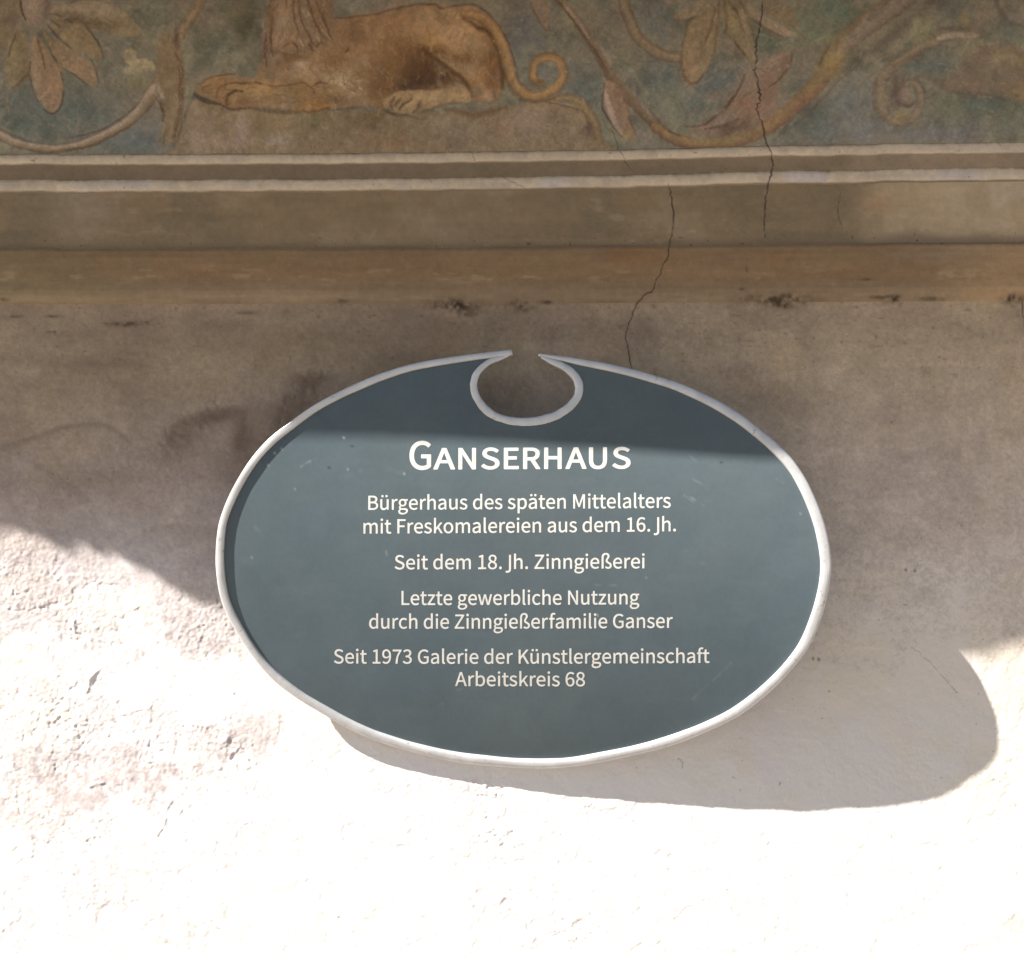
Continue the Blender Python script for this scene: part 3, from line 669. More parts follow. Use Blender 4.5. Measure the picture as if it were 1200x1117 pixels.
def wall_color(x, y, y0):
    n = fbm(x, y, 110, 351, 3); n2 = fbm(x, y, 7, 353, 2); n4 = fbm(x, y, 34, 355, 3); st = fbm(x * .22, y, 14, 357, 3)
    yy = y + 45 * n + 14 * n4
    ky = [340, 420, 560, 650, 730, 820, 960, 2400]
    L_ = [(112, 96, 80), (120, 105, 87), (131, 117, 107), (152, 143, 139), (180, 172, 167), (190, 183, 177), (196, 190, 185), (180, 170, 160)]  # left limewash, whitened faster below the eave shadow line: sunlight put in the colour
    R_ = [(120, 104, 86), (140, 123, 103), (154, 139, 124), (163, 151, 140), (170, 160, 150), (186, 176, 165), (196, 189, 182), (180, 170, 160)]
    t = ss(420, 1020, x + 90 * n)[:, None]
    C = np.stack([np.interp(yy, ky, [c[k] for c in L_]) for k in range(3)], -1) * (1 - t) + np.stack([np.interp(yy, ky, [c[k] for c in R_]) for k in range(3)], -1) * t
    q1 = ss(.12, .5, fbm(x, y, 80, 361, 3))[:, None]; q2 = ss(.1, .5, fbm(x, y, 95, 363, 3))[:, None]
    C *= 1 + q1 * np.array([-.03, -.035, -.02]) + q2 * np.array([.0, -.01, -.035])
    C *= (1 + .035 * ss(.1, .6, n4) - .035 * ss(.1, .6, -n4))[:, None]
    # soft brown patches on the upper plaster, most of them left of the sign
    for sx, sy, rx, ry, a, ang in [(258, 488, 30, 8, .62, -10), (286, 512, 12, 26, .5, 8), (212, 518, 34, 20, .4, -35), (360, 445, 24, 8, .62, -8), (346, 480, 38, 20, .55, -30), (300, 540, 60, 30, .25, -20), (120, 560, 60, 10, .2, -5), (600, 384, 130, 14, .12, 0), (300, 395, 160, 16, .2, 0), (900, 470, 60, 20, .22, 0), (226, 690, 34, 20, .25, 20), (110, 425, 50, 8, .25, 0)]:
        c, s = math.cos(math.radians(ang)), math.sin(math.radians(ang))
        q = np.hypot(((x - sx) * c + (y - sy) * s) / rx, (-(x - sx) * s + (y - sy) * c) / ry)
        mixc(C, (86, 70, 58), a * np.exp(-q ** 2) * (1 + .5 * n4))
    # dark brown arcs along hollows and ridges of old patching, wider on one side
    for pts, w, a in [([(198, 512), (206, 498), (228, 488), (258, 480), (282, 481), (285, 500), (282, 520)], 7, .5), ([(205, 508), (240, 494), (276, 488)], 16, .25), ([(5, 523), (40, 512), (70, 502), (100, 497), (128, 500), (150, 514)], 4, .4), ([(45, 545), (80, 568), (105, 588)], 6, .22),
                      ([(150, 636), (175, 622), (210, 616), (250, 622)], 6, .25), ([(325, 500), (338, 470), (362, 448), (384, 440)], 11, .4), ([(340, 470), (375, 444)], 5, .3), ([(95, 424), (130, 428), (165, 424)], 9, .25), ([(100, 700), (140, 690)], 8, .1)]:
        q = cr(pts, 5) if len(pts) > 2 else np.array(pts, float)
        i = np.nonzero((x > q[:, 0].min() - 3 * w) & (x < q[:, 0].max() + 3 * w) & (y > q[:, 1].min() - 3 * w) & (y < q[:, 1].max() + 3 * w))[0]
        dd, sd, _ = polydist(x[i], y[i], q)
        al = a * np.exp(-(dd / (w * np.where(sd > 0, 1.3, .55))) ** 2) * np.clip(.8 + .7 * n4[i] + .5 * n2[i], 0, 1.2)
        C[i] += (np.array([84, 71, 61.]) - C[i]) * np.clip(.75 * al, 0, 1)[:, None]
    # pinkish undercoat showing where the limewash has gone
    flake = fbm(x, y, 40, 375, 4)
    for sx, sy, rx, ry, a in [(110, 905, 120, 46, 1.0), (255, 872, 90, 24, .9), (60, 960, 70, 34, .8), (245, 735, 62, 48, .95), (520, 922, 80, 13, .6), (310, 850, 60, 20, .7), (30, 700, 50, 50, .7), (110, 740, 60, 24, .6), (40, 830, 60, 40, .5), (120, 1030, 80, 40, .5), (650, 945, 80, 14, .35)]:
        q = np.hypot((x - sx) / rx, (y - sy) / ry) + .9 * flake
        mixc(C, (145, 135, 131), a * ss(1.15, .55, q) * (.8 + .5 * n2))
    mixc(C, (140, 131, 128), .5 * ss(.22, .4, flake) * ss(520, 240, x) * ss(640, 700, y))
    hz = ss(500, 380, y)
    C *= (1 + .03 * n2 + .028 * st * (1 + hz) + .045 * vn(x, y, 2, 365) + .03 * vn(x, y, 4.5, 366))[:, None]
    dots = ss(.9, .98, vn(x, y, 2.9, 367)) * ss(.1, .35, fbm(x, y, 70, 369, 2))
    mixc(C, (84, 74, 66), dots * .6)
    mixc(C, (80, 66, 54), ss(.8, .95, vn(x * .45, y, 3.0, 371)) * hz * .4)
    for sx, sy in [(1062, 668), (1072, 669), (953, 772), (960, 773), (275, 813)]:
        mixc(C, (70, 61, 53), .75 * np.exp(-(np.hypot(x - sx + 1.2 * n2, (y - sy) * .8) / 1.5) ** 2))
    soot(C, x, y)
    return C

fr_rows = np.concatenate([axis(-30, Y_F, 1.05, Y_TOP, Y_F, 1.2)[:-1], [Y_F]])
fr_rows = np.unique(np.round(fr_rows, 3))
build_band('fresco_frieze', fr_rows, M_FRESCO, lambda x, y, y0: band_depth(x, y, y0), lambda x, y, y0: paint_frieze(x, y))
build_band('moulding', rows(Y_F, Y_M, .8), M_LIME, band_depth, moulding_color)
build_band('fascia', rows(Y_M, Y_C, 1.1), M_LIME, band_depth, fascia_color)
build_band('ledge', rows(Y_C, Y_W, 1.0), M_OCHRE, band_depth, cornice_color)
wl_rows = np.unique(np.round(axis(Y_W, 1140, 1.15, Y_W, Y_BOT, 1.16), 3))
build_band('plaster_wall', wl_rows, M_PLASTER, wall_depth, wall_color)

GLYPHS, GLYPH_T = json.loads('''[{" ":[306,[]],".":[379,[[261,155,229,176,185,184,152,177,118,155,97,122,88,78,95,34,119,-2,152,-23,196,-29,229,-22,263,1,284,34,292,78,283,122]]],"1":[757,[[474,1009,370,1012,282,972,161,940,154,932,153,855,161,839,326,838,332,833,332,129,326,116,117,115,109,107,109,-3,117,-11,128,-12,667,-12,680,-3,678,110,667,116,480,118,480,998]]],"3":[757,[[576,958,532,988,477,1012,411,1026,356,1030,312,1028,235,1010,191,993,125,954,65,903,67,892,132,815,147,809,194,848,235,874,268,890,323,903,378,903,422,892,445,881,481,848,498,815,508,760,503,716,479,661,444,628,411,609,378,597,312,584,235,576,231,562,231,474,235,463,246,460,323,456,389,445,436,430,477,408,510,376,524,353,539,309,541,265,538,232,528,199,510,168,488,144,433,112,389,101,356,98,312,100,268,110,191,144,103,213,92,205,28,122,32,111,53,89,125,33,202,-4,301,-27,367,-29,422,-25,488,-10,543,14,598,52,634,89,661,133,686,199,693,265,688,320,676,364,654,408,620,451,565,494,503,529,554,558,605,606,627,639,642,672,656,727,659,771,653,826,639,870,609,923]]],"6":[757,[[688,925,622,980,553,1013,491,1027,447,1030,370,1022,304,1000,235,958,180,903,131,826,94,727,73,617,64,474,70,364,91,254,118,177,161,100,211,45,271,3,337,-21,414,-30,469,-24,524,-6,579,26,623,66,657,111,684,166,703,232,710,309,704,386,688,452,663,507,631,551,590,586,535,614,480,628,425,633,381,629,326,614,269,584,216,542,209,551,213,606,229,694,251,760,281,815,322,859,359,883,403,898,469,902,535,883,568,862,601,831,612,827,686,903,693,914],[513,474,544,430,557,397,565,353,568,309,563,254,556,221,538,177,516,144,494,122,469,106,436,95,414,92,370,97,335,111,303,133,271,171,245,221,230,265,218,320,209,397,235,430,282,473,326,499,359,511,403,516,447,510,480,498]]],"7":[757,[[702,1007,691,1012,75,1012,60,1009,55,998,55,899,57,888,64,882,515,882,527,877,475,800,419,701,369,591,334,492,304,382,282,261,267,129,259,8,262,-8,273,-12,394,-12,405,-11,411,-3,432,272,449,382,476,492,514,602,560,701,625,810,704,921]]],"8":[757,[[596,947,555,981,500,1008,445,1022,390,1027,324,1022,269,1006,225,986,187,958,146,914,121,870,104,815,99,760,111,683,126,646,159,595,189,562,229,529,170,488,114,430,82,378,67,342,55,298,51,243,58,188,78,133,105,89,137,56,192,16,258,-11,313,-25,379,-30,445,-25,511,-10,577,21,612,45,645,78,682,133,700,188,706,243,703,287,689,342,669,386,628,441,591,474,543,507,586,551,627,606,658,672,668,716,671,749,667,804,652,859,631,903],[522,354,544,324,555,297,564,243,560,210,549,177,536,155,511,129,489,113,456,98,423,90,379,87,346,90,302,101,269,117,236,142,201,188,190,221,185,265,189,298,206,353,225,386,261,430,291,457,313,472,368,449,456,406,489,384],[500,861,518,837,532,804,541,749,539,716,528,672,513,639,489,603,456,565,445,558,368,592,325,617,280,654,252,694,240,727,236,760,239,793,249,826,280,871,324,899,357,908,390,909,445,899,478,881]]],"9":[757,[[548,958,486,999,420,1022,343,1030,288,1024,233,1006,178,974,136,936,96,881,70,826,54,760,48,694,52,628,69,551,94,496,126,452,167,416,222,387,277,372,332,367,376,371,431,386,493,419,541,457,549,452,549,441,546,397,530,309,508,243,478,188,441,144,398,116,365,104,299,99,255,108,222,121,145,174,68,90,69,78,79,68,145,16,211,-13,288,-28,321,-30,387,-23,464,3,527,45,579,100,625,177,662,276,686,397,695,540,689,650,670,749,639,837,596,907],[464,863,486,837,512,793,532,738,546,672,550,606,508,556,477,529,453,513,409,493,365,485,321,487,288,497,253,518,231,540,212,573,200,606,192,650,192,738,201,782,220,826,234,848,266,881,288,895,321,906,354,908,392,903,431,888]]],"A":[829,[[491,1009,343,1012,332,1001,-6,-3,2,-11,13,-12,134,-12,144,-3,234,283,244,294,585,294,678,-3,684,-10,816,-12,827,-11,835,-3],[409,852,420,835,544,426,541,419,530,417,288,417,280,426]]],"B":[896,[[729,921,688,954,641,978,575,998,509,1009,432,1012,131,1009,126,998,127,-3,135,-11,146,-12,454,-12,542,-7,608,6,674,28,735,63,783,107,813,151,838,217,847,294,842,349,829,393,806,437,762,486,718,515,664,536,707,567,749,613,771,657,786,712,790,756,782,822,761,877],[658,404,685,365,695,338,699,294,694,250,682,217,661,184,636,162,586,136,498,116,278,114,275,118,278,463,443,465,542,456,597,442,630,426],[608,836,626,811,637,778,638,712,624,668,608,646,586,627,520,599,476,592,278,588,275,591,278,888,421,888,509,881,562,866,586,854]]],"F":[753,[[721,1009,131,1009,126,998,127,-3,135,-11,146,-12,256,-12,267,-11,274,-3,278,437,641,437,652,440,657,448,657,558,652,564,276,569,275,877,289,882,718,883,726,899,726,998]]],"G":[940,[[834,903,780,951,714,991,637,1019,538,1030,439,1021,351,994,267,947,197,884,146,815,101,716,76,617,67,496,75,386,102,276,142,188,197,111,263,52,340,8,428,-19,527,-30,626,-21,714,3,791,43,847,89,851,100,851,518,846,527,505,529,498,518,498,419,505,402,703,401,709,397,711,386,709,155,681,137,637,119,560,106,472,112,406,132,351,166,306,210,271,265,245,331,226,419,221,496,228,595,246,672,274,738,307,788,358,837,406,866,472,888,571,893,615,886,659,870,703,844,758,801,769,809,829,881,837,892]]],"J":[363,[[264,1007,251,1012,130,1012,119,1007,117,996,117,6,109,-60,94,-93,76,-115,35,-137,-13,-143,-112,-130,-120,-137,-121,-148,-121,-247,-115,-258,-68,-272,-2,-278,64,-271,119,-255,163,-231,205,-192,234,-148,251,-104,263,-49,267,17]]],"K":[881,[[834,1009,685,1012,674,1006,278,531,275,998,267,1011,131,1009,126,998,127,-3,135,-11,146,-12,256,-12,267,-11,274,-3,278,316,432,499,729,-10,872,-12,888,-3,883,12,533,613,532,624,833,987,840,998]]],"L":[741,[[270,1009,135,1012,126,998,127,-3,135,-11,146,-12,696,-12,707,-10,713,-3,713,107,707,118,289,120,278,122,275,129,275,998]]],"M":[1108,[[976,1009,817,1012,806,999,617,470,564,309,553,292,300,1004,289,1012,131,1009,126,998,127,-3,135,-11,146,-12,245,-12,256,-11,262,-3,263,558,256,768,258,745,267,737,498,99,509,89,597,89,606,96,839,743,846,734,847,723,841,558,842,-3,850,-11,861,-12,971,-12,982,-3,982,998]]],"N":[986,[[855,1009,729,1012,717,998,717,448,727,250,727,239,718,230,639,382,278,1003,267,1012,131,1009,126,998,127,-3,135,-11,146,-12,256,-12,268,-3,268,558,258,756,260,767,267,774,346,624,707,-3,718,-12,839,-12,850,-12,861,-3,861,998]]],"S":[813,[[722,910,667,955,590,997,513,1021,425,1030,359,1025,293,1008,238,983,202,958,157,914,123,859,108,815,101,760,107,694,121,650,139,616,174,573,238,523,282,499,513,395,568,360,590,336,604,309,611,287,612,232,597,188,582,166,557,143,502,117,458,108,414,105,337,115,271,138,205,176,150,225,139,229,54,133,62,116,128,60,216,11,315,-20,414,-30,491,-24,568,-3,623,22,667,53,711,99,743,155,760,210,766,265,759,331,750,364,730,408,700,448,634,502,557,542,359,629,304,662,281,683,266,705,257,727,252,760,256,793,277,837,304,862,348,883,425,895,469,892,513,883,579,856,656,802,667,810,732,892]]],"Z":[823,[[760,1009,108,1009,104,998,104,899,109,885,560,882,571,877,60,85,56,74,57,-3,65,-11,76,-12,758,-12,769,-6,771,107,758,120,263,120,252,129,763,921,764,998]]],"a":[768,[[605,688,572,720,523,749,462,767,396,772,319,764,242,742,165,708,105,672,100,661,154,567,165,566,264,620,319,637,385,644,418,640,451,630,482,606,504,573,515,540,522,485,517,479,330,446,253,421,187,390,132,349,99,307,76,254,68,188,72,144,85,100,109,56,132,30,165,5,209,-16,253,-27,330,-28,374,-19,429,1,488,34,528,63,537,56,545,1,550,-10,664,-10,671,1,668,518,656,584,638,634],[517,371,523,364,523,188,517,181,451,132,407,110,374,100,330,95,297,98,264,109,242,124,221,155,213,199,217,232,226,254,252,287,283,309,319,326,374,345,451,362]]],"b":[843,[[669,705,607,745,552,764,475,772,420,765,376,751,321,724,266,687,260,694,260,705,262,1090,255,1097,244,1098,123,1097,115,1090,114,1,120,-10,230,-10,237,1,244,47,255,49,321,6,398,-23,453,-30,519,-22,574,-4,629,28,685,78,728,140,759,210,778,287,786,386,781,463,763,551,742,606,710,661],[563,603,588,573,610,529,629,441,632,386,628,320,617,265,596,210,577,177,547,144,508,117,475,105,431,99,398,102,354,114,310,135,267,166,263,177,266,551,310,588,354,616,420,640,453,642,497,637,530,625]]],"c":[696,[[650,683,585,730,519,759,464,770,431,772,354,765,288,745,222,710,167,664,130,617,86,529,67,463,59,364,67,276,87,199,119,133,167,71,211,33,277,-3,343,-23,420,-30,486,-23,552,-3,607,24,666,67,669,78,663,89,607,171,596,169,563,144,519,119,453,100,376,105,343,116,310,136,268,177,244,216,228,254,215,309,211,364,216,430,229,485,248,529,270,562,310,602,343,623,387,638,453,642,508,626,574,581,585,580,651,664,655,672]]],"d":[846,[[729,1093,718,1098,597,1098,584,1090,586,702,509,748,454,766,399,772,333,765,267,744,212,711,159,661,120,606,89,540,68,463,60,375,65,287,83,199,105,144,155,67,190,32,245,-2,311,-23,377,-30,454,-19,531,15,597,62,606,1,614,-10,718,-12,729,-6],[581,573,583,199,578,188,542,154,498,123,432,101,399,100,355,106,322,119,289,142,260,177,242,210,230,243,216,309,213,364,217,430,230,485,248,529,268,562,300,597,333,621,377,638,421,643,454,639,498,627,542,603]]],"e":[756,[[629,674,585,716,530,747,475,764,398,772,332,763,277,745,211,705,162,661,121,606,89,540,68,463,59,364,68,276,89,199,122,133,167,75,222,29,277,0,354,-23,420,-29,497,-24,563,-8,618,15,673,46,680,56,676,67,637,144,629,152,618,151,540,111,464,95,387,100,343,114,310,132,277,160,247,199,226,243,213,287,209,320,211,326,222,329,698,331,705,342,710,408,704,496,689,562,667,617],[530,595,551,562,564,529,573,485,574,445,563,442,211,444,208,452,215,485,231,529,250,562,277,595,332,632,376,645,442,645,486,629,508,616]]],"f":[443,[[493,1089,427,1110,361,1116,306,1111,262,1098,218,1073,187,1042,172,1020,148,965,137,910,134,756,130,752,42,746,33,734,34,635,42,629,130,628,134,624,134,8,135,-3,141,-11,273,-11,281,-3,282,624,295,628,427,628,438,635,438,745,427,753,282,756,282,866,289,921,310,965,328,980,350,989,394,991,460,972,466,976,497,1075]]],"g":[769,[[748,745,738,753,485,753,430,767,386,772,320,767,265,753,210,726,166,691,133,653,110,613,92,558,85,492,95,426,111,382,144,330,178,294,144,262,122,231,106,195,101,162,102,129,115,85,133,56,160,30,122,-4,87,-47,66,-91,58,-146,64,-190,78,-224,111,-270,150,-300,188,-320,254,-341,309,-350,375,-353,463,-347,529,-333,606,-303,650,-277,694,-240,733,-190,755,-135,761,-91,758,-47,739,8,724,30,694,57,650,80,606,93,562,99,342,103,287,109,265,117,243,132,232,151,229,173,236,206,265,245,342,225,375,223,430,228,485,242,529,262,584,305,612,338,630,371,652,437,657,492,653,536,641,580,618,624,628,633,742,635,749,646],[595,-51,609,-69,615,-91,613,-124,605,-146,581,-179,553,-201,518,-219,441,-240,353,-241,276,-225,243,-210,221,-194,197,-157,191,-124,194,-102,213,-58,254,-15,331,-23,518,-25,562,-33],[478,613,495,591,510,558,520,492,517,459,508,426,482,382,459,360,430,343,375,331,320,342,276,372,254,400,241,426,232,459,229,492,239,558,254,591,271,613,320,646,375,656,430,645]]],"h":[828,[[643,723,596,752,552,766,497,772,453,769,409,759,354,736,316,712,266,672,260,679,263,1086,255,1097,122,1097,114,1086,115,-3,123,-11,134,-12,244,-12,255,-11,262,-3,266,536,313,580,359,613,409,634,453,639,508,630,535,613,559,580,574,536,581,448,581,-3,596,-12,717,-12,728,-6,730,459,727,536,717,592,699,646,674,690]]],"i":[375,[[257,751,125,753,115,745,114,-3,125,-12,136,-12,246,-12,257,-10,263,-3,263,734],[257,1043,224,1063,191,1069,147,1061,119,1042,99,1009,94,976,99,943,119,910,147,890,191,882,224,888,257,909,278,943,283,976,278,1009]]],"k":[753,[[717,747,706,753,563,752,266,385,260,404,260,1086,255,1095,244,1098,122,1097,114,1086,115,-3,123,-11,134,-12,255,-9,260,-3,260,184,264,195,387,334,596,-8,607,-12,739,-12,750,-4,748,8,477,437,481,448,717,734]]],"l":[387,[[262,1090,255,1097,244,1098,123,1097,115,1090,114,144,121,78,131,45,163,1,200,-20,255,-30,310,-24,332,-18,340,-10,321,94,310,101,277,100,268,111,263,133]]],"m":[1263,[[1073,723,1025,753,981,767,926,772,882,768,827,750,783,726,728,684,684,641,654,690,618,728,585,749,519,769,442,770,376,750,312,712,255,663,247,679,239,745,233,752,123,752,115,745,114,734,115,-3,123,-11,134,-12,244,-12,255,-11,262,-3,266,536,310,580,354,612,398,633,442,639,486,631,516,613,541,578,555,536,562,448,562,-3,574,-12,695,-12,706,-8,710,8,713,536,758,580,805,614,849,633,882,639,937,630,965,613,989,580,1004,536,1011,448,1011,-3,1025,-12,1146,-12,1157,-6,1159,459,1156,536,1146,592,1128,646,1103,690]]],"n":[832,[[643,723,596,752,552,766,497,772,453,769,409,759,354,736,310,708,255,662,247,679,239,745,233,752,123,752,115,745,115,-3,123,-11,134,-12,244,-12,255,-11,262,-3,266,536,313,580,359,613,409,634,453,639,508,630,535,613,559,580,574,536,581,448,581,-3,596,-12,717,-12,728,-6,730,459,727,536,717,592,699,646,674,690]]],"o":[827,[[662,665,607,712,552,743,486,764,409,772,343,765,277,744,222,714,162,661,120,606,88,540,67,463,59,364,68,276,89,199,121,133,167,74,222,28,277,-2,343,-23,409,-30,486,-22,552,-1,607,29,663,78,706,133,738,199,759,276,768,375,760,463,739,540,707,606],[535,595,563,564,584,529,601,485,613,430,617,375,613,309,601,254,584,210,563,176,530,140,497,118,453,103,409,99,365,105,332,117,293,144,266,174,244,210,227,254,215,309,211,375,215,430,227,485,244,529,266,566,299,602,332,624,376,639,409,642,453,638,497,623]]],"p":[846,[[666,708,607,745,552,764,475,772,420,765,376,751,321,725,255,680,249,686,240,741,233,752,123,753,114,741,115,-315,123,-323,134,-324,244,-324,255,-323,262,-315,260,26,264,37,343,-6,398,-24,453,-30,519,-22,574,-4,640,36,687,81,726,136,760,213,779,290,786,378,781,466,766,543,741,609,708,664],[563,603,586,576,609,532,622,488,632,389,628,323,618,268,598,213,574,173,541,139,508,117,475,105,431,99,398,102,354,114,310,136,266,167,263,180,266,549,342,609,387,631,420,640,453,642,497,637,530,625]]],"r":[529,[[541,750,519,763,475,771,420,769,387,760,324,723,278,679,255,648,248,657,239,745,233,752,123,752,115,745,115,-3,123,-11,134,-12,244,-12,255,-11,262,-3,263,470,266,481,309,558,332,586,365,613,420,634,464,635,508,624,519,631,542,734]]],"s":[638,[[578,683,525,720,470,747,404,766,338,772,283,768,228,755,173,729,141,705,118,680,88,628,78,595,73,551,78,507,96,459,116,430,140,406,183,375,250,343,360,299,415,267,440,243,452,221,455,177,449,155,437,135,409,111,360,94,316,91,261,98,206,116,162,140,107,180,96,177,40,100,33,89,35,78,96,33,162,1,239,-22,316,-30,382,-25,443,-10,492,13,525,37,554,67,585,122,595,155,600,199,594,254,577,298,558,327,525,360,481,389,305,463,261,485,226,518,217,540,216,562,224,595,250,626,283,643,316,649,360,650,404,641,448,622,503,588,514,587,580,671]]],"t":[514,[[279,958,265,962,166,962,160,958,156,947,143,760,133,752,34,745,26,738,25,727,25,639,34,628,133,628,138,177,147,122,163,78,182,45,210,16,254,-11,298,-24,353,-30,397,-27,452,-16,496,-2,507,12,484,100,474,116,408,97,353,99,331,107,311,122,297,144,289,166,283,232,283,617,287,628,474,628,485,639,485,738,481,749,474,753,287,754,283,760,283,947]]],"u":[828,[[712,749,695,753,585,753,571,749,568,738,568,221,519,166,475,130,431,109,376,102,326,111,299,126,271,166,260,199,252,287,252,738,248,749,233,753,123,753,107,749,103,738,103,276,107,199,117,144,136,89,164,45,189,19,233,-9,288,-25,343,-30,387,-26,442,-11,486,11,533,45,574,84,583,67,588,1,594,-10,709,-10,716,1,716,738]]],"w":[1094,[[1068,748,1057,753,947,753,936,752,928,745,820,316,782,144,625,734,617,751,496,753,485,752,479,745,363,316,331,183,320,154,285,316,175,745,166,753,34,752,26,745,26,734,232,-4,243,-12,386,-12,399,-3,540,542,551,555,581,426,696,-3,705,-12,716,-12,859,-12,870,-3,1070,734]]],"z":[648,[[606,747,595,753,100,753,89,753,79,745,78,646,79,635,89,628,408,628,413,624,38,74,37,-3,45,-11,56,-12,606,-12,617,-7,620,96,618,107,606,113,243,113,231,118,606,668]]],"ß":[877,[[618,1041,574,1075,530,1096,486,1107,420,1113,354,1107,288,1088,244,1064,196,1024,156,969,134,917,120,859,114,782,114,1,120,-10,244,-12,255,-10,260,1,263,815,282,892,307,936,346,969,387,985,420,988,453,984,497,964,526,925,538,870,533,826,519,791,431,660,409,606,404,551,416,485,451,430,497,392,618,323,662,291,691,254,704,199,694,155,673,123,640,102,607,93,563,92,519,103,475,124,431,155,420,156,363,56,371,45,420,14,497,-18,563,-29,640,-26,695,-12,743,12,772,35,801,67,827,111,840,155,846,210,833,287,798,353,739,406,586,496,556,529,547,562,548,595,561,628,639,738,662,781,677,826,683,881,679,925,662,977,641,1013]]],"ä":[768,[[605,688,572,720,523,749,462,767,396,772,319,764,242,742,165,708,105,672,100,661,154,567,165,566,264,620,319,637,385,644,418,640,451,630,482,606,504,573,515,540,522,485,517,479,330,446,253,421,187,390,132,349,99,307,76,254,68,188,72,144,85,100,109,56,132,30,165,5,209,-16,253,-27,330,-28,374,-19,429,1,488,34,528,63,537,56,545,1,550,-10,664,-10,671,1,668,518,656,584,638,634],[517,371,523,364,523,188,517,181,451,132,407,110,374,100,330,95,297,98,264,109,242,124,221,155,213,199,217,232,226,254,252,287,283,309,319,326,374,345,451,362],[321,1035,297,1051,264,1058,231,1053,198,1032,179,1002,174,969,181,936,198,910,231,889,264,884,297,891,328,914,342,936,349,969,343,1002],[616,1034,583,1053,550,1058,517,1050,493,1035,471,1002,465,969,472,936,487,914,517,892,550,884,583,889,616,909,635,936,642,969,636,1002]]],"ü":[828,[[712,749,695,753,585,753,571,749,568,738,568,221,519,166,475,130,431,109,376,102,326,111,299,126,271,166,260,199,252,287,252,738,248,749,233,753,123,753,107,749,103,738,103,276,107,199,117,144,136,89,164,45,189,19,233,-9,288,-25,343,-30,387,-26,442,-11,486,11,533,45,574,84,583,67,588,1,594,-10,709,-10,716,1,716,738],[327,1035,299,1052,266,1058,233,1052,207,1035,185,1002,179,969,186,936,200,914,233,890,266,884,299,890,332,913,347,936,354,969,348,1002],[620,1035,596,1050,563,1058,530,1053,497,1033,478,1002,472,969,479,936,497,910,530,889,563,884,596,892,626,914,641,936,648,969,642,1002]]]},{"G":[0,[[836,915,759,978,686,1014,627,1031,539,1040,440,1031,348,1003,264,957,192,893,135,816,94,728,66,618,57,497,67,376,91,277,136,178,193,101,264,39,341,-3,429,-30,528,-40,627,-31,715,-7,792,32,827,57,858,88,861,519,857,530,847,538,517,540,506,540,492,530,488,519,488,420,495,397,506,391,693,391,699,387,701,167,693,156,649,134,616,123,561,116,473,122,407,143,353,178,319,211,276,277,251,343,236,420,231,497,237,585,257,673,280,728,316,783,363,829,418,860,473,878,539,885,572,883,616,875,660,859,704,831,746,794,759,791,779,805,843,882,847,893,845,904]]],"E":[0,[[735,1018,713,1028,141,1028,128,1026,115,1015,110,993,110,3,118,-19,141,-28,724,-28,735,-27,749,-19,757,3,757,113,746,130,735,135,306,136,295,137,291,146,294,443,647,444,664,454,671,476,670,586,665,597,647,608,295,608,291,619,291,861,306,866,724,868,735,876,742,894,742,1004]]],"R":[0,[[757,924,713,963,658,993,592,1014,526,1024,141,1028,128,1026,115,1015,110,993,110,3,118,-19,141,-28,262,-28,283,-19,290,-8,291,388,295,394,306,396,427,394,669,-22,691,-28,823,-28,834,-27,848,-19,855,-8,852,14,618,421,680,450,731,487,757,513,785,553,810,608,823,663,827,718,820,795,799,861],[614,818,635,784,642,762,646,718,641,674,630,641,617,619,595,597,559,575,526,564,482,556,295,553,291,564,291,861,295,868,438,870,526,862,570,848]]],"N":[0,[[867,1021,845,1028,724,1028,713,1023,701,1004,701,476,707,311,702,296,654,388,289,1015,276,1026,262,1028,141,1028,128,1026,115,1015,110,993,110,3,118,-19,141,-28,262,-27,276,-19,283,-8,284,531,278,696,284,707,337,608,699,-19,713,-27,724,-28,845,-28,869,-19,877,3,877,993,877,1004]]],"S":[0,[[739,915,673,971,606,1008,519,1036,431,1046,354,1040,288,1023,233,998,189,969,145,925,108,865,90,810,84,755,92,689,105,645,130,601,167,558,233,507,508,380,557,348,578,326,593,293,597,260,595,227,574,182,552,159,530,145,497,132,464,125,409,121,343,130,277,153,211,192,156,241,134,244,123,238,39,139,40,117,50,106,123,44,211,-5,310,-35,409,-46,497,-39,574,-18,640,15,684,47,719,84,758,150,776,205,782,260,777,326,765,370,739,423,690,480,640,517,563,557,365,644,321,670,298,689,281,711,272,733,268,766,279,810,310,847,354,868,420,878,486,873,541,857,587,832,640,791,662,787,679,799,741,876,748,898]]],"A":[0,[[503,1020,481,1028,349,1028,335,1026,321,1015,-20,14,-22,-8,-15,-19,8,-28,129,-28,152,-19,250,278,569,278,578,267,670,-19,690,-28,822,-28,844,-20,851,-8,849,14,512,1004],[415,795,522,443,514,433,305,435,302,443,404,775]]],"U":[0,[[871,1019,852,1028,731,1028,710,1019,703,1008,702,414,697,326,685,271,664,216,642,183,610,153,566,132,533,124,489,121,423,132,379,152,346,183,324,216,303,271,292,326,287,414,286,1008,279,1019,258,1028,137,1028,114,1019,106,997,106,414,113,304,137,194,170,120,214,60,279,7,346,-24,423,-41,489,-46,566,-41,643,-22,709,9,764,54,813,117,851,205,872,304,879,414,879,997]]],"H":[0,[[878,1018,856,1028,735,1028,721,1026,707,1015,702,993,702,619,691,609,295,610,291,619,291,993,287,1015,273,1026,262,1028,141,1028,128,1026,115,1015,110,993,110,3,118,-19,141,-28,262,-28,283,-19,290,-8,291,432,295,444,702,443,703,-8,713,-22,735,-28,856,-28,878,-18,885,3,885,993]]]}]''')
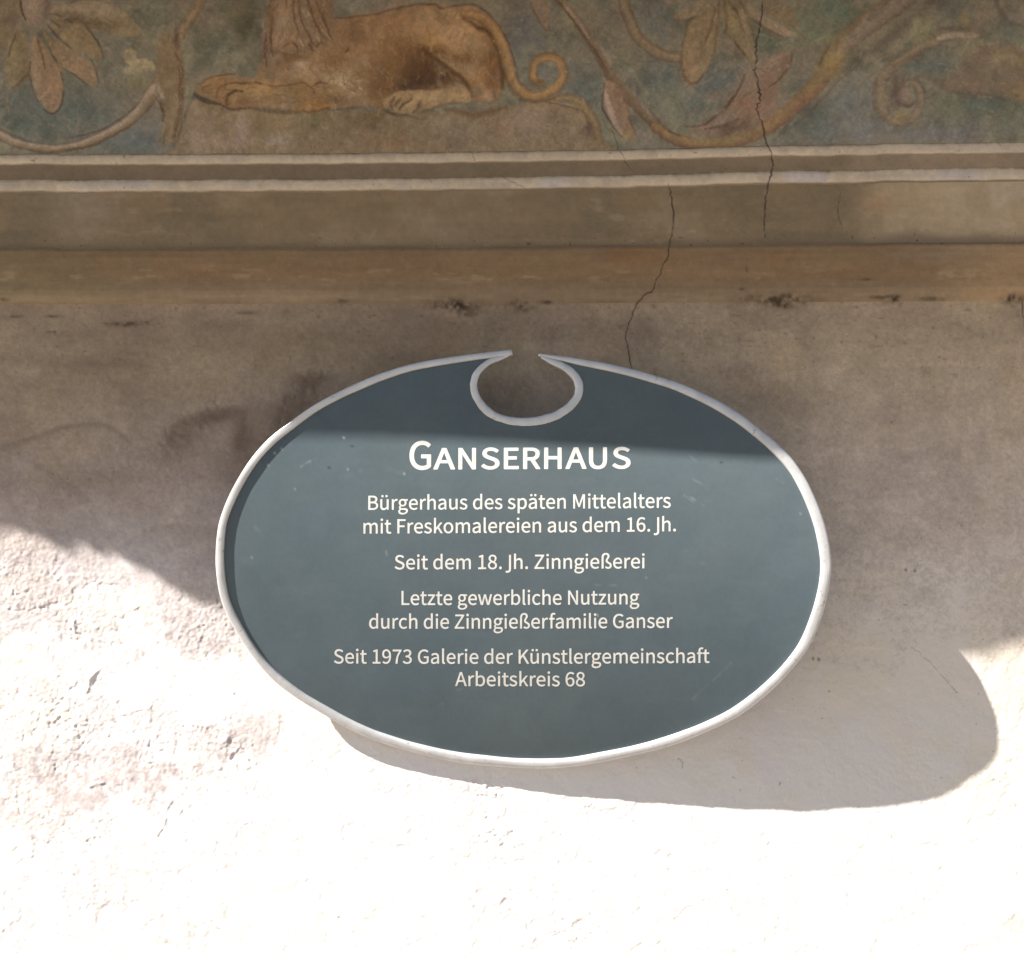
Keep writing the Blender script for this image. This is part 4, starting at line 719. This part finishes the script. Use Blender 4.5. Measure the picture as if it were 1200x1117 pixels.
# ------------------------------------------------------------------ oval sign
def pd(px, py):
    """how far the sign panel stands off the wall (mm)"""
    x = (px - 614) / 360; y = (py - 655) / 245
    h, a, b, c, e, f, g, k1, k2, k3 = SIGNQ
    return a + b * x + c * y + e * x * x + f * x * y + g * y * y + k1 * y ** 3 + k2 * x * y * y + k3 * x * x * y
SIGNQ = [2.264, 78.6, 14.867, -41.283, 3.58, 12.081, -28.0, 0.372, -8.343, 2.246]

def ps(px, py, lift=0.0):
    """point of the sign sheet, lifted off it by lift mm along its normal"""
    px = np.asarray(px, float); py = np.asarray(py, float)
    d = pd(px, py)
    k = 1 - d / (CAMD * 1000)
    tx = 600 + (px - 600) * k; ty = 558.5 + (py - 558.5) * k
    V = P3(tx, ty, d)
    e = .5
    if np.any(np.asarray(lift) != 0):
        gx = (pd(px + e, py) - pd(px - e, py)) / (2 * e); gy = (pd(px, py + e) - pd(px, py - e)) / (2 * e)
        N = np.stack([-gx, -np.ones_like(gx), gy], -1)   # z runs up, py runs down
        N /= np.linalg.norm(N, axis=-1, keepdims=True)
        V = V + N * (np.asarray(lift)[..., None] if np.ndim(lift) else lift) / 1000
    return V

OUTER = [(600, 409.5), (572, 412.6), (545, 415.8), (509.5, 421.2), (479, 427.4), (447, 437.3), (419, 448.5), (392, 461), (365.3, 476), (337.6, 495.8), (315, 514), (293.7, 538), (274, 570), (260.6, 600), (255, 622), (253, 655), (255.5, 685), (262.4, 711), (276, 738), (292, 763), (308, 783), (327, 802), (351, 820), (380, 837), (405, 851), (435, 865), (469.5, 876.5), (505, 885.5), (541, 892.5), (575, 896.5), (606, 899), (641.6, 899.2), (672, 897), (704, 892), (738, 885.5), (770, 877.5), (799, 868.5), (833, 855), (863, 840), (890, 821), (913, 800.5), (933, 778), (949, 755), (962, 726), (970.5, 695), (974, 668), (973, 646), (969, 623), (961, 597), (947.5, 567), (931.5, 542), (912, 521), (891, 503), (870.6, 487.5), (844, 471.5), (817, 458), (792, 447.6), (768, 440), (740, 432.2), (707.4, 425), (675, 419.8), (653.7, 417), (631, 414.2)]
NOTCH = [(597, 415.2), (586, 419.5), (574, 424), (564, 431.5), (557.5, 440.5), (555, 450.5), (556.5, 461), (562, 472), (570.5, 481.5), (581.5, 488.5), (594, 492.5), (608, 494.6), (622, 494.6), (636, 492.4), (650, 488), (662, 481.5), (671.5, 473), (677.5, 463), (678.5, 452.5), (675, 443), (668, 435), (658, 428.5), (646, 423.5), (634, 418.2)]

def offset_curve(P, off):
    t = np.gradient(P, axis=0)
    t /= np.linalg.norm(t, axis=1, keepdims=True)
    n = np.stack([-t[:, 1], t[:, 0]], -1)
    return P + n * (off[:, None] if np.ndim(off) else off), n

oc = cr(OUTER, 7)
arc = np.linspace(0, 1, len(oc))
# the run goes: left tip, down the left side, along the bottom, up the right side, right tip
key = [0, .03, .1, .22, .32, .38, .46, .55, .62, .70, .76, .82, .90, .955, 1.0]
wid = [7.0, 7.6, 9.2, 9.4, 9.6, 9.8, 10.2, 10.6, 11.4, 12.6, 13.0, 11.8, 10.2, 9.0, 3.4]
W_OUT = np.interp(arc, key, wid) + .35 * vn(arc * 900, arc * 0, 40, 401)
c_in, n_in = offset_curve(oc, -W_OUT / 2)
if np.hypot(*(c_in.mean(0) - (614, 655))) > 1e9: pass
# make sure the offset went inwards
cen = np.array([614, 655.])
if np.linalg.norm(c_in[len(oc) // 2] - cen) > np.linalg.norm(oc[len(oc) // 2] - cen):
    c_in, n_in = offset_curve(oc, W_OUT / 2)
RIM_C = c_in
nc = cr(NOTCH, 6)
na = np.linspace(0, 1, len(nc))
W_NOT = np.interp(na, [0, .06, .2, .5, .8, .94, 1], [4, 6.8, 8.8, 10.8, 10.6, 7.6, 3.4]) + .3 * vn(na * 500, na * 0, 40, 403)

def metal_paint(name, col, rough, metallic, bump, scale):
    m, nt, b = new_mat(name)
    tc = nt.nodes.new('ShaderNodeTexCoord')
    n1 = nd(nt, 'ShaderNodeTexNoise', Scale=scale, Detail=5.0, Roughness=.6)
    nt.links.new(tc.outputs['Object'], n1.inputs['Vector'])
    r = nt.nodes.new('ShaderNodeValToRGB')
    c = np.array(col)
    r.color_ramp.elements[0].position = .3; r.color_ramp.elements[0].color = (*(c * .86), 1)
    r.color_ramp.elements[1].position = .7; r.color_ramp.elements[1].color = (*np.minimum(c * 1.06, .95), 1)
    nt.links.new(n1.outputs[0], r.inputs[0])
    nt.links.new(r.outputs[0], b.inputs['Base Color'])
    b.inputs['Roughness'].default_value = rough
    b.inputs['Metallic'].default_value = metallic
    bp = nd(nt, 'ShaderNodeBump', Strength=bump, Distance=.001)
    nt.links.new(n1.outputs[0], bp.inputs['Height'])
    nt.links.new(bp.outputs[0], b.inputs['Normal'])
    return m

M_RIM = metal_paint('silver_painted_iron', (.72, .70, .68), .36, .28, .5, 45)
nt = M_RIM.node_tree; b = nt.nodes['Principled BSDF']
tc = nt.nodes.new('ShaderNodeTexCoord')
g1 = nd(nt, 'ShaderNodeTexNoise', Scale=130.0, Detail=6.0, Roughness=.7)
nt.links.new(tc.outputs['Object'], g1.inputs['Vector'])
gr = nt.nodes.new('ShaderNodeValToRGB')
gr.color_ramp.elements[0].position = .60; gr.color_ramp.elements[0].color = (0, 0, 0, 1)
gr.color_ramp.elements[1].position = .72; gr.color_ramp.elements[1].color = (1, 1, 1, 1)
nt.links.new(g1.outputs[0], gr.inputs[0])
mxr = nt.nodes.new('ShaderNodeMix'); mxr.data_type = 'RGBA'
src = b.inputs['Base Color'].links[0].from_socket
nt.links.new(gr.outputs[0], mxr.inputs['Factor'])
nt.links.new(src, mxr.inputs['A'])
mxr.inputs['B'].default_value = (.42, .37, .33, 1)
nt.links.new(mxr.outputs['Result'], b.inputs['Base Color'])
M_TEXT = metal_paint('cream_lettering', (.84, .80, .72), .6, 0, .05, 200)
M_ROD = metal_paint('iron_rod', (.25, .25, .25), .5, .6, .2, 80)

# panel sheet material: blue-grey paint with real scuffs held in the vertex paint
m, nt, b = new_mat('slate_enamel')
M_PANEL = m
at = nd(nt, 'ShaderNodeAttribute', attribute_name='paint')
nt.links.new(at.outputs['Color'], b.inputs['Base Color'])
tc = nt.nodes.new('ShaderNodeTexCoord')
n1 = nd(nt, 'ShaderNodeTexNoise', Scale=7.0, Detail=4.0)
nt.links.new(tc.outputs['Object'], n1.inputs['Vector'])
mr = nt.nodes.new('ShaderNodeMapRange')
mr.inputs['To Min'].default_value = .50; mr.inputs['To Max'].default_value = .66
b.inputs['Specular IOR Level'].default_value = .12
nt.links.new(n1.outputs[0], mr.inputs['Value'])
nt.links.new(mr.outputs[0], b.inputs['Roughness'])
n2 = nd(nt, 'ShaderNodeTexNoise', Scale=260.0, Detail=3.0)
nt.links.new(tc.outputs['Object'], n2.inputs['Vector'])
bp = nd(nt, 'ShaderNodeBump', Strength=.06, Distance=.0005)
nt.links.new(n2.outputs[0], bp.inputs['Height'])
nt.links.new(bp.outputs[0], b.inputs['Normal'])

SB = (0.014, -0.012, CZ + (558.5 - 898) / 1000)
sign = thing('oval_sign', 'dark slate oval sign in a silver rim with white German lettering hung on the wall', 'sign', SB)
O = np.array(SB)

# --- sheet: domed a little inside its rim, with slight dents
def sheet_lift(x, y):
    r2 = ((x - 614) / 356) ** 2 + ((y - 655) / 242) ** 2
    return DOME * np.clip(1 - r2, 0, 1) + .35 * fbm(x, y, 120, 411, 2) + .06 * fbm(x, y, 26, 413, 2)
bound = np.vstack([RIM_C, nc[::-1]])
gx = np.arange(246, 982, 1.5); gy = np.arange(404, 906, 1.5)
GX, GY = np.meshgrid(gx, gy)
cxm = (GX[:-1, :-1] + .75).ravel(); cym = (GY[:-1, :-1] + .75).ravel()
ok = inside(cxm, cym, bound)
idx = np.arange(GX.size).reshape(GX.shape)
q = np.stack([idx[:-1, :-1], idx[1:, :-1], idx[1:, 1:], idx[:-1, 1:]], -1).reshape(-1, 4)[ok]
used, inv = np.unique(q, return_inverse=True)
q = inv.reshape(-1, 4)
ux, uy = GX.ravel()[used], GY.ravel()[used]
dent = sheet_lift(ux, uy)
front = ps(ux, uy, dent) - O
back = ps(ux, uy, dent - 2.5) - O
nv = len(ux)
ed = np.sort(np.concatenate([q[:, [0, 1]], q[:, [1, 2]], q[:, [2, 3]], q[:, [3, 0]]]), axis=1)
raw = np.concatenate([q[:, [0, 1]], q[:, [1, 2]], q[:, [2, 3]], q[:, [3, 0]]])
keyv = ed[:, 0].astype(np.int64) * nv + ed[:, 1]
u, first, cnt = np.unique(keyv, return_index=True, return_counts=True)
be = raw[first[cnt == 1]]
side = np.stack([be[:, 1], be[:, 0], be[:, 0] + nv, be[:, 1] + nv], -1)
Q = np.concatenate([q, q[:, ::-1] + nv, side])
pc = np.zeros((nv, 3)); pc[:] = PANEL_COL
cl = fbm(ux, uy, 130, 433, 3)[:, None]
pc *= 1 + cl * np.array([.10, .04, .0])
pc *= (1 + .10 * fbm(ux, uy, 90, 421, 3) + .04 * fbm(ux, uy, 18, 423, 3) + .03 * vn(ux, uy, 3, 425))[:, None]
streak = ss(.25, .6, fbm(ux * .25, uy, 16, 427, 3))
pc += (np.array([.20, .22, .22]) - pc) * (streak * .07)[:, None]
SCUFF = [([(808, 600 - 18), (818, 588), (827, 595)], .9, .5), ([(801, 580), (808, 585), (815, 591)], .8, .45), ([(812, 562), (820, 566), (828, 572)], .8, .35), ([(806, 532), (812, 538), (818, 541)], .7, .3), ([(857, 776), (840, 793), (822, 808), (812, 819)], .6, .32), ([(910, 562), (918, 566)], .8, .3),
         ([(353, 547), (362, 541), (370, 538)], .9, .5), ([(364, 540), (366, 548)], .7, .4), ([(453, 645), (454, 650)], .7, .7), ([(697, 684.5), (722, 685)], .6, .4), ([(800, 644), (806, 646)], .7, .25), ([(816, 659), (826, 660)], .7, .22), ([(668, 807), (670, 812)], .8, .5), ([(536, 808), (542, 806)], .7, .35), ([(516, 822), (519, 824)], .8, .35), ([(300, 618), (308, 628)], 2.5, .15), ([(345, 675), (350, 674)], 1.2, .2), ([(384, 664), (388, 666)], 1, .25), ([(400, 560), (440, 548), (480, 556)], 3, .10)]
for pts, w, a in SCUFF:
    p_ = cr(pts, 5) if len(pts) > 2 else np.array(pts, float)
    i = np.nonzero((ux > p_[:, 0].min() - 8) & (ux < p_[:, 0].max() + 8) & (uy > p_[:, 1].min() - 8) & (uy < p_[:, 1].max() + 8))[0]
    dd, _, _ = polydist(ux[i], uy[i], p_)
    al = .42 * a * ss(w + 1.3, w - .9, dd) * np.clip(.55 + .9 * vn(ux[i], uy[i], 5, 431), 0, 1.2)
    pc[i] += (np.array([.45, .46, .45]) - pc[i]) * np.clip(al, 0, 1)[:, None]
for sx, sy, a in [(403, 513, .9), (322, 531, .8), (330, 526, .7), (314, 545, .6), (474, 555, .7), (408, 550, .5), (346, 573, .4), (295, 653, .4), (700, 720, .8), (632, 529, .6), (938, 602, .4), (757, 676, .3)]:
    al = .8 * a * np.exp(-(np.hypot(ux - sx, (uy - sy) * .8) / 1.1) ** 2)
    pc += (np.array([.6, .6, .58]) - pc) * al[:, None]
for sx, sy in [(413, 523), (386, 548), (845, 542), (630, 430)]:
    al = .7 * np.exp(-(np.hypot((ux - sx) / 1.6, uy - sy) / 1.2) ** 2)
    pc += (np.array([.015, .015, .015]) - pc) * al[:, None]
raw_mesh('panel', np.concatenate([front, back]), Q, M_PANEL, sign, np.concatenate([pc, pc]))

# --- half-round rim bars
def bar(name, C, W, h_front, h_back, seed):
    n = len(C)
    t = np.gradient(C, axis=0); t /= np.linalg.norm(t, axis=1, keepdims=True)
    nrm = np.stack([-t[:, 1], t[:, 0]], -1)
    K = 16
    V = []
    s = np.linspace(0, 1, n)
    for k in range(K):
        a = 2 * math.pi * k / K
        cu, su = math.cos(a), math.sin(a)
        wob = 1 + .07 * vn(s * 1500 + k * 9, s * 0 + k * 5, 48, seed) + .05 * vn(s * 1500 + k * 9, s * 0, 15, seed + 1)
        sc = np.minimum(1, W / 8.5)
        lift = (h_front if su > 0 else h_back) * np.sign(su) * abs(su) ** .62 * sc * wob
        p = C + nrm * (W / 2 * np.sign(cu) * abs(cu) ** .7 * wob)[:, None]
        V.append(ps(p[:, 0], p[:, 1], 0 * lift + lift + .001))
    V = np.stack(V, 1)                    # n,K,3
    idx = np.arange(n * K).reshape(n, K)
    nx = np.roll(idx, -1, axis=1)
    Q = np.stack([idx[:-1], idx[1:], nx[1:], nx[:-1]], -1).reshape(-1, 4)
    V = V.reshape(-1, 3)
    me = bpy.data.meshes.new(name)
    faces = Q.tolist() + [list(range(K)), list(range((n - 1) * K, n * K))[::-1]]
    me.from_pydata((V - O).tolist(), [], faces)
    me.update()
    import bmesh
    bm = bmesh.new(); bm.from_mesh(me); bmesh.ops.recalc_face_normals(bm, faces=bm.faces[:]); bm.to_mesh(me); bm.free()
    for p in me.polygons[:-2]: p.use_smooth = True
    me.materials.append(M_RIM)
    return link(bpy.data.objects.new(name, me), sign)
bar('rim', RIM_C, W_OUT, np.interp(arc, [0, .12, .3, .36, .45, .6, .72, .85, 1], [3.0, 3.3, 3.3, 3.8, 4.6, 4.5, 3.4, 3.2, 3.0]), 7.0, 441)
bar('rim', nc, W_NOT, 3.0, 6.0, 447)

# --- lettering
def ink(G, ch):
    xs = [v for p in G[ch][1] for v in p[0::2]]
    return min(xs), max(xs)

def letter_line(G, placed, xl, xr, yl, yr):
    """placed: (char, x0, sx, sy, y shift) in mm; flat cut letters laid on the bent sheet"""
    cu = bpy.data.curves.new('lettering', 'CURVE')
    cu.dimensions = '2D'; cu.fill_mode = 'BOTH'; cu.extrude = .03
    for ch, x0, sx, sy, y0 in placed:
        for p in G[ch][1]:
            s = cu.splines.new('POLY')
            s.points.add(len(p) // 2 - 1)
            s.use_cyclic_u = True
            for k, q in enumerate(s.points):
                q.co = (x0 + p[2 * k] * sx, y0 + p[2 * k + 1] * sy, 0, 1)
    tmp = bpy.data.objects.new('lettering_draft', cu)
    COL.objects.link(tmp)
    dg = bpy.context.evaluated_depsgraph_get()
    dg.update()
    me = bpy.data.meshes.new_from_object(tmp.evaluated_get(dg))
    bpy.data.objects.remove(tmp); bpy.data.curves.remove(cu)
    n = len(me.vertices)
    co = np.zeros(n * 3, dtype=np.float32); me.vertices.foreach_get('co', co); co = co.reshape(-1, 3)
    px = co[:, 0].astype(float)
    py = yl + (yr - yl) * (px - xl) / (xr - xl) - co[:, 1]
    V = ps(px, py, co[:, 2] + .09 + sheet_lift(px, py)) - O
    me.vertices.foreach_set('co', V.astype(np.float32).ravel())
    me.update()
    me.name = 'lettering'
    me.materials.clear(); me.materials.append(M_TEXT)
    return link(bpy.data.objects.new('lettering', me), sign)

TITLE = [('G', 480, 505.5, 33.2), ('A', 508, 533.6, 25.2), ('N', 537.3, 558, 25.2), ('S', 564, 585.6, 25.2), ('E', 590.5, 608.2, 25.2), ('R', 613, 633.2, 25.2), ('H', 637.6, 658.2, 25.2), ('A', 662.5, 687.2, 25.2), ('U', 690, 711.2, 25.2), ('S', 717.3, 738.8, 25.2)]
pl = []
for ch, a, c, cap in TITLE:
    i0, i1 = ink(GLYPH_T, ch)
    sx = (c - a) / (i1 - i0)
    sy = cap / (1056 if ch != 'G' else 1044)
    pl.append((ch, a - i0 * sx, sx, sy, 28 * sy if ch != 'G' else 22 * sy))
letter_line(GLYPH_T, pl, 480, 739, 550.3, 549.2)
LINES = [('Bürgerhaus des späten Mittelalters', 432.0, 785.7, 597.2, 594.8), ('mit Freskomalereien aus dem 16. Jh.', 426.4, 791.8, 624.8, 622.2), ('Seit dem 18. Jh. Zinngießerei', 463.0, 755.2, 666.4, 665.2),
         ('Letzte gewerbliche Nutzung', 471.0, 749.0, 708.0, 707.2), ('durch die Zinngießerfamilie Ganser', 433.0, 788.2, 735.8, 734.9), ('Seit 1973 Galerie der Künstlergemeinschaft', 391.6, 831.4, 777.0, 776.2), ('Arbeitskreis 68', 533.6, 685.6, 803.0, 803.2)]
for txt, xl, xr, yl, yr in LINES:
    adv = np.concatenate([[0], np.cumsum([GLYPHS[c][0] + (60 if txt[k:k + 2] == 'rf' else 0) for k, c in enumerate(txt)])])
    lo = ink(GLYPHS, txt[0])[0]; hi = adv[len(txt) - 1] + ink(GLYPHS, txt[-1])[1]
    sx = (xr - xl) / (hi - lo)
    sy = 16.6 / 1024
    letter_line(GLYPHS, [(c, xl + (adv[i] - lo) * sx, sx, sy, 12 * sy) for i, c in enumerate(txt) if c != ' '], xl, xr, yl, yr)

# --- three stand-off rods between the wall and the sheet
for px, py in [(455, 600), (790, 600), (625, 840)]:
    a = ps(np.array([px], float), np.array([py], float), -1.5)[0]
    bpt = np.array([a[0], .012, a[2]])
    V = []
    for e in (a, bpt):
        for k in range(16):
            an = 2 * math.pi * k / 16
            V.append((e[0] + .006 * math.cos(an), e[1], e[2] + .006 * math.sin(an)))
    Qr = np.array([[k, (k + 1) % 16, 16 + (k + 1) % 16, 16 + k] for k in range(16)])
    raw_mesh('standoff_rod', np.array(V) - O, Qr, M_ROD, sign)

# ------------------------------------------------------------------ eaves above the picture (they throw the big shadow)
EAVE = [(-2300, 560), (-900, 590), (-400, 606), (-60, 618), (-20, 626), (0, 625), (20, 622), (40, 630), (54, 633), (74, 646), (86, 648), (97, 639), (108, 643), (121, 653), (134, 650), (143, 653), (156, 664), (178, 672), (201, 689), (228, 703), (255, 711), (330, 714), (450, 719), (587, 725), (746, 735), (926, 752), (1071, 767), (1157, 769), (1200, 756), (1290, 744), (1800, 735), (4600, 700)]
ED = 320.0
ev = cr(EAVE, 6)
ev[:, 0] = np.maximum.accumulate(ev[:, 0])
def eave_pts(back, lift):
    X = ev[:, 0] - SUN_H * ED; Yp = ev[:, 1] - SUN_V * ED
    f = back
    V = P3(X, Yp - lift, np.full(len(X), ED) * f)
    return V
rowsV = [eave_pts(0.03, 260.0), eave_pts(.5, 110.0), eave_pts(.97, 1.0), eave_pts(1.0, 0.0), eave_pts(1.0, 34.0), eave_pts(.6, 190.0), eave_pts(.03, 400.0)]
A = np.stack(rowsV)
m, nt, b = new_mat('eave_boards')
tc = nt.nodes.new('ShaderNodeTexCoord')
wv = nd(nt, 'ShaderNodeTexNoise', Scale=14.0, Detail=6.0)
mp_ = nt.nodes.new('ShaderNodeMapping'); mp_.inputs['Scale'].default_value = (.12, 3, 3)
nt.links.new(tc.outputs['Object'], mp_.inputs[0]); nt.links.new(mp_.outputs[0], wv.inputs['Vector'])
r = nt.nodes.new('ShaderNodeValToRGB')
r.color_ramp.elements[0].color = (.10, .065, .04, 1); r.color_ramp.elements[1].color = (.24, .17, .11, 1)
nt.links.new(wv.outputs[0], r.inputs[0]); nt.links.new(r.outputs[0], b.inputs['Base Color'])
b.inputs['Roughness'].default_value = .8
idx = np.arange(A.shape[0] * A.shape[1]).reshape(A.shape[:2])
Qe = np.stack([idx[:-1, :-1], idx[:-1, 1:], idx[1:, 1:], idx[1:, :-1]], -1).reshape(-1, 4)
raw_mesh('eaves', A.reshape(-1, 3), Qe, m, house, smooth=False)

# ------------------------------------------------------------------ street
m, nt, b = new_mat('pale_paving')
tc = nt.nodes.new('ShaderNodeTexCoord')
br = nd(nt, 'ShaderNodeTexVoronoi', Scale=7.0)
nt.links.new(tc.outputs['Object'], br.inputs['Vector'])
r = nt.nodes.new('ShaderNodeValToRGB')
r.color_ramp.elements[0].color = (*STREET_A, 1); r.color_ramp.elements[1].color = (*STREET_B, 1)
nt.links.new(br.outputs['Distance'], r.inputs[0]); nt.links.new(r.outputs[0], b.inputs['Base Color'])
b.inputs['Roughness'].default_value = .85
S = 3000.0
st = raw_mesh('street', np.array([(-S, -S, 0), (S, -S, 0), (S, S, 0), (-S, S, 0)], float), np.array([[0, 1, 2, 3]]), m, None, smooth=False)
st['kind'] = 'structure'
